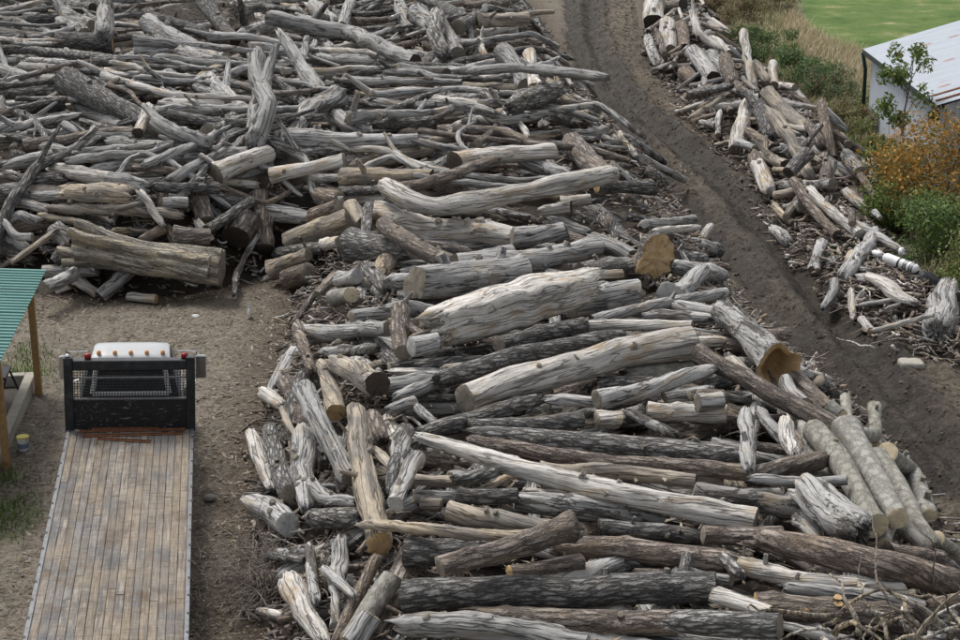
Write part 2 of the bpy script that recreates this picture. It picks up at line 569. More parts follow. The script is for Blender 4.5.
# ------------------------------------------------------------------ lie of the land
def gpoly(px):
    return np.array([gp(*p) for p in px])


def seg_dist(X, Y, P, closed):
    """distance to a polyline, and (closed) whether inside it"""
    best = np.full(X.shape, 1e9)
    inside = np.zeros(X.shape, bool)
    n = len(P)
    for i in range(n if closed else n - 1):
        a, b = P[i], P[(i + 1) % n]
        d = b - a
        t = np.clip(((X - a[0]) * d[0] + (Y - a[1]) * d[1]) / (d @ d + 1e-9), 0, 1)
        best = np.minimum(best, np.hypot(X - a[0] - t * d[0], Y - a[1] - t * d[1]))
        if closed:
            c = (a[1] > Y) != (b[1] > Y)
            xi = a[0] + (Y - a[1]) / (b[1] - a[1] + 1e-12) * d[0]
            inside ^= c & (X < xi)
    return (best, inside) if closed else best


ROAD_L = [(548, -30), (560, 20), (580, 75), (600, 100), (650, 150), (690, 200), (722, 260), (785, 340), (860, 400), (915, 450), (970, 520), (1040, 620)]
ROAD_R = [(640, -30), (640, 10), (640, 50), (655, 90), (715, 155), (765, 215), (800, 270), (850, 330), (910, 370), (985, 425), (1060, 490), (1150, 570)]
ROAD = (gpoly(ROAD_L) + gpoly(ROAD_R)) / 2
RUT = gpoly([(590, -30), (592, 40), (615, 90), (660, 130), (720, 180), (780, 250), (835, 320), (895, 390), (965, 470), (1060, 560)])
RUT2 = gpoly([(560, -30), (572, 35), (590, 85), (632, 140), (690, 205), (735, 265), (800, 345), (870, 420), (930, 490)])
MAIN = gpoly([(310, 1000), (262, 760), (255, 640), (250, 540), (248, 440), (280, 340), (292, 290), (285, 272), (215, 292), (110, 300), (0, 290),
              (-250, 285), (-250, 60)])
MAIN = np.vstack([MAIN, [[-45, 100], [-10, 104]], gpoly([(505, -20), (538, 10), (560, 60), (585, 105), (640, 165), (682, 210), (712, 262), (740, 300), (778, 345),
                  (845, 400), (895, 450), (935, 505), (985, 590), (1080, 760), (1150, 1000)])])
SIDE = gpoly([(648, -15), (640, 40), (655, 78), (690, 128), (738, 175), (762, 215), (792, 265), (832, 312), (885, 348), (970, 378),
              (1010, 350), (960, 305), (905, 262), (880, 215), (868, 165), (820, 118), (770, 88), (735, 50), (715, 0), (700, -20)])
GX, GY = np.arange(-46, 40.01, 0.25), np.arange(10, 108.01, 0.25)
GXX, GYY = np.meshgrid(GX, GY)
d1, i1 = seg_dist(GXX, GYY, MAIN, True)
d2, i2 = seg_dist(GXX, GYY, SIDE, True)
HM = 2.35 + 0.75 * sstep(42, 56, GYY) + 0.32 * fbm(GXX * 0.22, GYY * 0.16, 0, 3, 2)
S_MAIN = np.where(i1, HM * np.sin(np.clip(d1 / 3.1, 0, 1) * math.pi / 2) ** 0.9, 0)
HS = 1.15 + 0.3 * fbm(GXX * 0.35, GYY * 0.35, 0, 8, 2)
S_SIDE = np.where(i2, HS * np.sin(np.clip(d2 / 1.9, 0, 1) * math.pi / 2), 0)
SURF = np.maximum(S_MAIN, S_SIDE)
PILE_OUT = np.minimum(np.where(i1, 0, d1), np.where(i2, 0, d2))      # metres outside the piles


def grid(A, x, y):
    fx = np.clip((np.asarray(x) - GX[0]) / 0.25, 0, len(GX) - 1.001)
    fy = np.clip((np.asarray(y) - GY[0]) / 0.25, 0, len(GY) - 1.001)
    ix, iy = fx.astype(int), fy.astype(int)
    fx, fy = fx - ix, fy - iy
    return (A[iy, ix] * (1 - fx) + A[iy, ix + 1] * fx) * (1 - fy) + (A[iy + 1, ix] * (1 - fx) + A[iy + 1, ix + 1] * fx) * fy


def ground_z(x, y, road=True):
    z = 0.05 * fbm(np.asarray(x) * 0.5, np.asarray(y) * 0.5, 0, 21, 3) + 0.035 * fbm(np.asarray(x) * 1.9, np.asarray(y) * 1.9, 0, 27, 2)
    if road:
        d = seg_dist(np.asarray(x, float), np.asarray(y, float), ROAD, False)
        z = z - 0.42 * (1 - sstep(1.5, 2.35, d))
    return z


# ground: one sheet, fine where the picture is, coarse out to the horizon
def axis(lo, hi, step, far):
    a = np.arange(lo, hi + step / 2, step)
    g = np.cumsum(step * 1.28 ** np.arange(1, 40))
    g = g[g < far]
    return np.concatenate([(lo - g)[::-1], a, hi + g])


ax, ay = axis(-26, 34, 0.22, 1500), axis(18, 104, 0.26, 1500)
gx, gy = np.meshgrid(ax, ay)
gz = ground_z(gx, gy)
MEADOW = gpoly([(802, -200), (803, 10), (815, 35), (850, 52), (880, 62), (1300, 75), (1400, -200)])
dm, im = seg_dist(gx, gy, MEADOW, True)
out = grid(PILE_OUT, gx, gy)
grass = np.where(im, 1.0, np.clip(0.55 - dm / 5, 0, 1))
far = sstep(112, 150, gy) + sstep(45, 60, np.abs(gx))
grass = np.maximum(grass, np.clip(far, 0, 1))
for (px, py, r) in ((24, 372, 0.7), (3, 520, 0.8), (8, 480, 0.3)):
    c = gp(px, py)
    grass = np.maximum(grass, 0.42 * (1 - sstep(r * 0.5, r * 1.5, np.hypot(gx - c[0], (gy - c[1]) * 0.6))))
scrub = gpoly([(700, -10), (760, 60), (840, 130), (880, 190), (920, 280), (1000, 340), (1300, 340), (1100, 40), (800, 0)])
dsx, isx = seg_dist(gx, gy, scrub, True)
grass = np.where(isx & ~im, np.maximum(grass, 0.45), grass)
debris = np.clip(0.75 - out / 1.6, 0, 1) + np.where(out <= 0, 0.5, 0)
mudx = np.clip(0.55 - seg_dist(gx, gy, ROAD, False) / 7, 0, 1) * 0.7
nx, ny = len(ax), len(ay)
ii = (np.arange(ny - 1)[:, None] * nx + np.arange(nx - 1)[None, :])
gq = np.stack([ii, ii + 1, ii + nx + 1, ii + nx], -1).reshape(-1, 4)
obj('ground', mesh('ground', np.stack([gx, gy, gz], -1), [gq], M['ground'],
                   attrs={'cover': np.stack([mudx, grass, np.clip(debris, 0, 1)], -1).reshape(-1, 3)}), kind='structure')

# the muddy track
def resample(P, step):
    P = np.asarray(P, float)
    s = np.concatenate([[0], np.cumsum(np.linalg.norm(np.diff(P, axis=0), axis=1))])
    k = max(2, int(s[-1] / step) + 1)
    u = np.linspace(0, s[-1], k)
    return np.stack([np.interp(u, s, P[:, i]) for i in range(P.shape[1])], -1)


def smooth_line(P, step, w):
    Q = resample(P, step)
    for _ in range(w):
        Q[1:-1] = (Q[:-2] + 2 * Q[1:-1] + Q[2:]) / 4
    return Q


rc = smooth_line(ROAD, 0.12, 200)
rt = np.gradient(rc, axis=0)
rt /= np.linalg.norm(rt, axis=1, keepdims=True)
rn = np.stack([rt[:, 1], -rt[:, 0]], -1)
ro = np.linspace(-2.9, 2.9, 56)
rx = rc[:, None, 0] + rn[:, None, 0] * ro
ry = rc[:, None, 1] + rn[:, None, 1] * ro
dr1, dr2 = seg_dist(rx, ry, RUT, False), seg_dist(rx, ry, RUT2, False)
rz = ground_z(rx, ry, False) - 0.02
jw = 0.16 * fbm(rx * 0.6, ry * 0.35, 0, 33, 2)
rz = rz + 0.06 - 0.27 * np.exp(-((dr1 + jw) / 0.36) ** 2) - 0.20 * np.exp(-((dr2 + jw) / 0.34) ** 2) + 0.14 * np.exp(-((dr1 + jw - 0.72) / 0.2) ** 2) + 0.09 * np.exp(-((dr2 + jw - 0.62) / 0.18) ** 2)
rz += 0.055 * fbm(rx * 1.8, ry * 1.0, 0, 31, 4) + 0.035 * np.maximum(0, fbm(rx * 4.5, ry * 3.5, 0, 37, 2))
rz -= 0.40 * sstep(1.85, 2.75, np.abs(ro)[None, :] + 0.35 * fbm(rx * 0.8, ry * 0.8, 0, 35, 2))
mud = np.clip(1.35 - dr1 / 1.0, 0, 1) + 0.8 * np.clip(1.2 - dr2 / 0.6, 0, 1) + 0.22 + 0.3 * fbm(rx * 0.5, ry * 0.3, 0, 39, 2)
obj('road', mesh('road', np.stack([rx, ry, rz], -1), [
    (lambda n, m: np.stack([(a := np.arange(n - 1)[:, None] * m + np.arange(m - 1)[None, :]), a + 1, a + m + 1, a + m], -1).reshape(-1, 4))(len(rc), len(ro))[:, ::-1]],
    M['mud'], attrs={'cover': np.stack([np.clip(mud, 0, 1), mud * 0, mud * 0], -1).reshape(-1, 3)}), kind='structure')

# bark and earth packed between the logs, coloured dark to deepen the gap shade
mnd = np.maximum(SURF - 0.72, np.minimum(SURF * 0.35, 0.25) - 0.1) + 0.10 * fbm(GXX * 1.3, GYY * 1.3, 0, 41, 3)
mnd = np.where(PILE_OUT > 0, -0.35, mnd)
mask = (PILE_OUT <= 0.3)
nx = len(GX)
ii = (np.arange(len(GY) - 1)[:, None] * nx + np.arange(nx - 1)[None, :])
keep = (mask[:-1, :-1] | mask[1:, 1:])
ii = ii[keep]
q = np.stack([ii, ii + 1, ii + nx + 1, ii + nx], -1)
u, inv = np.unique(q, return_inverse=True)
mv = np.stack([GXX, GYY, mnd], -1).reshape(-1, 3)[u]
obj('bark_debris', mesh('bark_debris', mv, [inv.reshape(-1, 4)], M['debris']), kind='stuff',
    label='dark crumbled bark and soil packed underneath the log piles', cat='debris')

# ------------------------------------------------------------------ logs
LUMP = {'o': .08, 'g': .11, 'd': .06, 'b': .06, 'w': .11, 't': .13, 'm': .03}


def log_shape(P, R, style, flags, seed, n, m):
    """tube along P with radii R; returns vertices, grain, ring grid (m rings of n)"""
    r0 = np.random.default_rng(seed)
    P = np.asarray(P, float)
    s0 = np.concatenate([[0], np.cumsum(np.linalg.norm(np.diff(P, axis=0), axis=1))])
    L = s0[-1]
    u = np.linspace(0, L, m)
    A = np.stack([np.interp(u, s0, P[:, i]) for i in range(3)], -1)
    rad = np.interp(u, s0, R)
    if len(P) > 2:
        for _ in range(max(2, m // 6)):
            A[1:-1] = (A[:-2] + 2 * A[1:-1] + A[2:]) / 4
            rad[1:-1] = (rad[:-2] + 2 * rad[1:-1] + rad[2:]) / 4
    T, N, B = frames(A)
    rm = rad.mean()
    x = u / L
    rad = rad * (1 + (0.10 if style in 'gwt' else 0.05) * fbm(u / rm * 0.22, 3.3, seed * 0.91, 5))
    if r0.random() < 0.35 and 'p' not in flags:      # butt swelling towards one end
        e_ = u if r0.random() < 0.5 else L - u
        rad = rad * (1 + r0.uniform(0.12, 0.38) * np.exp(-e_ / (1.6 * rm)))
    bow = r0.normal(0, 0.010 if style in 'dbm' else 0.016, 2) * L * (len(P) == 2)
    wob = (0.10 if 'c' in flags or 'f' in flags or 'y' in flags else 0.26) * rm if style in 'gwt' else (0.07 if style == 'm' else 0.13) * rm
    k = 0.55 / rm
    A = A + N * (bow[0] * np.sin(math.pi * x) + wob * fbm(u * k * 0.5, 0.3, seed * 0.71, 1))[:, None] \
          + B * (bow[1] * np.sin(math.pi * x) * 0.5 + wob * fbm(u * k * 0.5, 7.3, seed * 0.37, 2))[:, None]
    th = np.linspace(0, 2 * math.pi, n, endpoint=False)
    c, s = np.cos(th)[None], np.sin(th)[None]
    U = u[:, None]
    a = LUMP[style]
    lum = a * fbm(c * 1.2 + 5, s * 1.2 + seed * 0.13, U / rm * 0.35, seed, 3)
    tw = r0.normal(0, 0.25) / max(rm, 0.1) * U * 0.35
    ct, st_ = np.cos(th[None] + tw), np.sin(th[None] + tw)
    flu = (0.05 if style in 'dbm' else 0.13) * fbm(ct * 2.3, st_ * 2.3, U / rm * 0.09 + seed, seed + 5, 2)
    rr = rad[:, None] * (1 + lum + flu)
    if 'u' in flags:
        rr = rr * (0.68 + 0.38 * np.abs(np.cos(4 * th[None] + 0.35 * np.sin(U * 0.8))) ** 0.4)
    # healed knots
    for _ in range(r0.integers(0, 3) + (4 if 'k' in flags else 0)):
        ku, kt = r0.uniform(0.1, 0.9) * L, r0.uniform(0, 6.28)
        dd = ((U - ku) / (0.55 * rm)) ** 2 + (np.angle(np.exp(1j * (th[None] - kt))) / 0.5) ** 2
        rr = rr + 0.22 * rm * np.exp(-dd)
    if 'i' in flags:      # ragged flared butt
        f_ = np.exp(-(L - U) / (1.2 * rm))
        rr = rr * (1 + f_ * (0.42 * fbm(c * 1.1 + 3, s * 1.1, 0.5, seed, 3) + 0.16 * np.abs(s)))
    if 'q' in flags:      # boxy slab of trunk
        e = (np.abs(c) ** 5 + np.abs(s) ** 5) ** (-1 / 5.0)
        rr = rr * e * 0.92
    if 'p' in flags:      # split plank or slab
        e = (np.abs(c) ** 6 + np.abs(s) ** 6) ** (-1 / 6.0)
        rr = rad[:, None] * e * (1 + 0.5 * lum)
        c, s = c, s * 0.38
    along = np.zeros((m, n))
    for end in (0, -1):                      # saw cuts are seldom square
        ti, tp = r0.normal(0, 0.16), r0.uniform(0, 6.28)
        along[end] += rr[end] * ti * np.cos(th - tp)
    for end, fl in ((0, '<'), (-1, '>')):
        if fl in flags:                      # broken end
            j = rm * (0.9 * np.abs(fbm(c[0] * 2.2 + end, s[0] * 2.2, seed * 1.7, seed + 9)) + 0.7 * np.abs(vnoise(c[0] * 6, s[0] * 6, seed, seed + 4)))
            sg = -1 if end == 0 else 1
            along[end] += sg * j * 1.2
            along[1 if end == 0 else -2] += sg * j * 0.5
            rr[end] *= 0.72
            e_ = u if end == 0 else L - u
            rr = rr * (1 - 0.25 * np.exp(-e_ / (1.8 * rm)))[:, None]
    V = A[:, None] + rr[..., None] * (c[..., None] * N[:, None] + s[..., None] * B[:, None]) + along[..., None] * T[:, None]
    G = np.stack([ct * rr, st_ * rr, np.broadcast_to(U, rr.shape) + along], -1)
    return V, G, A, T, N, B, rr, L


def end_disc(V, G, A, T, which, bulge, seed, rough=0.012):
    ring, g = (V[0], G[0]) if which == 0 else (V[-1], G[-1])
    cen, gc = ring.mean(0), g.mean(0)
    ax = -T[0] if which == 0 else T[-1]
    n = len(ring)
    vs_, gs = [], []
    for f, o in ((1.0, 0.004), (0.97, 0.010), (0.55, 0.012 + bulge)):
        nz = rough * fbm(np.arange(n) * 0.8, f * 5, seed, seed, 2) if f < 0.99 else 0
        vs_.append(cen + (ring - cen) * f + ax * (o + np.asarray(nz)).reshape(-1, 1))
        gs.append(gc + (g - gc) * f)
    vs_.append((cen + ax * (0.012 + bulge))[None])
    gs.append(gc[None])
    q = ring_quads(3, n)
    t = np.array([[2 * n + i, 2 * n + (i + 1) % n, 3 * n] for i in range(n)])
    if which == 0:
        q, t = q[:, ::-1], t[:, ::-1]
    return np.vstack(vs_), np.vstack(gs), q, t


def close_end(V, G, T, which, depth):
    """vertices and faces that close a broken end with splintered wood"""
    ring, g = (V[0], G[0]) if which == 0 else (V[-1], G[-1])
    ax = T[0] if which == 0 else -T[-1]
    cen = ring.mean(0) + ax * depth
    return cen, g.mean(0)

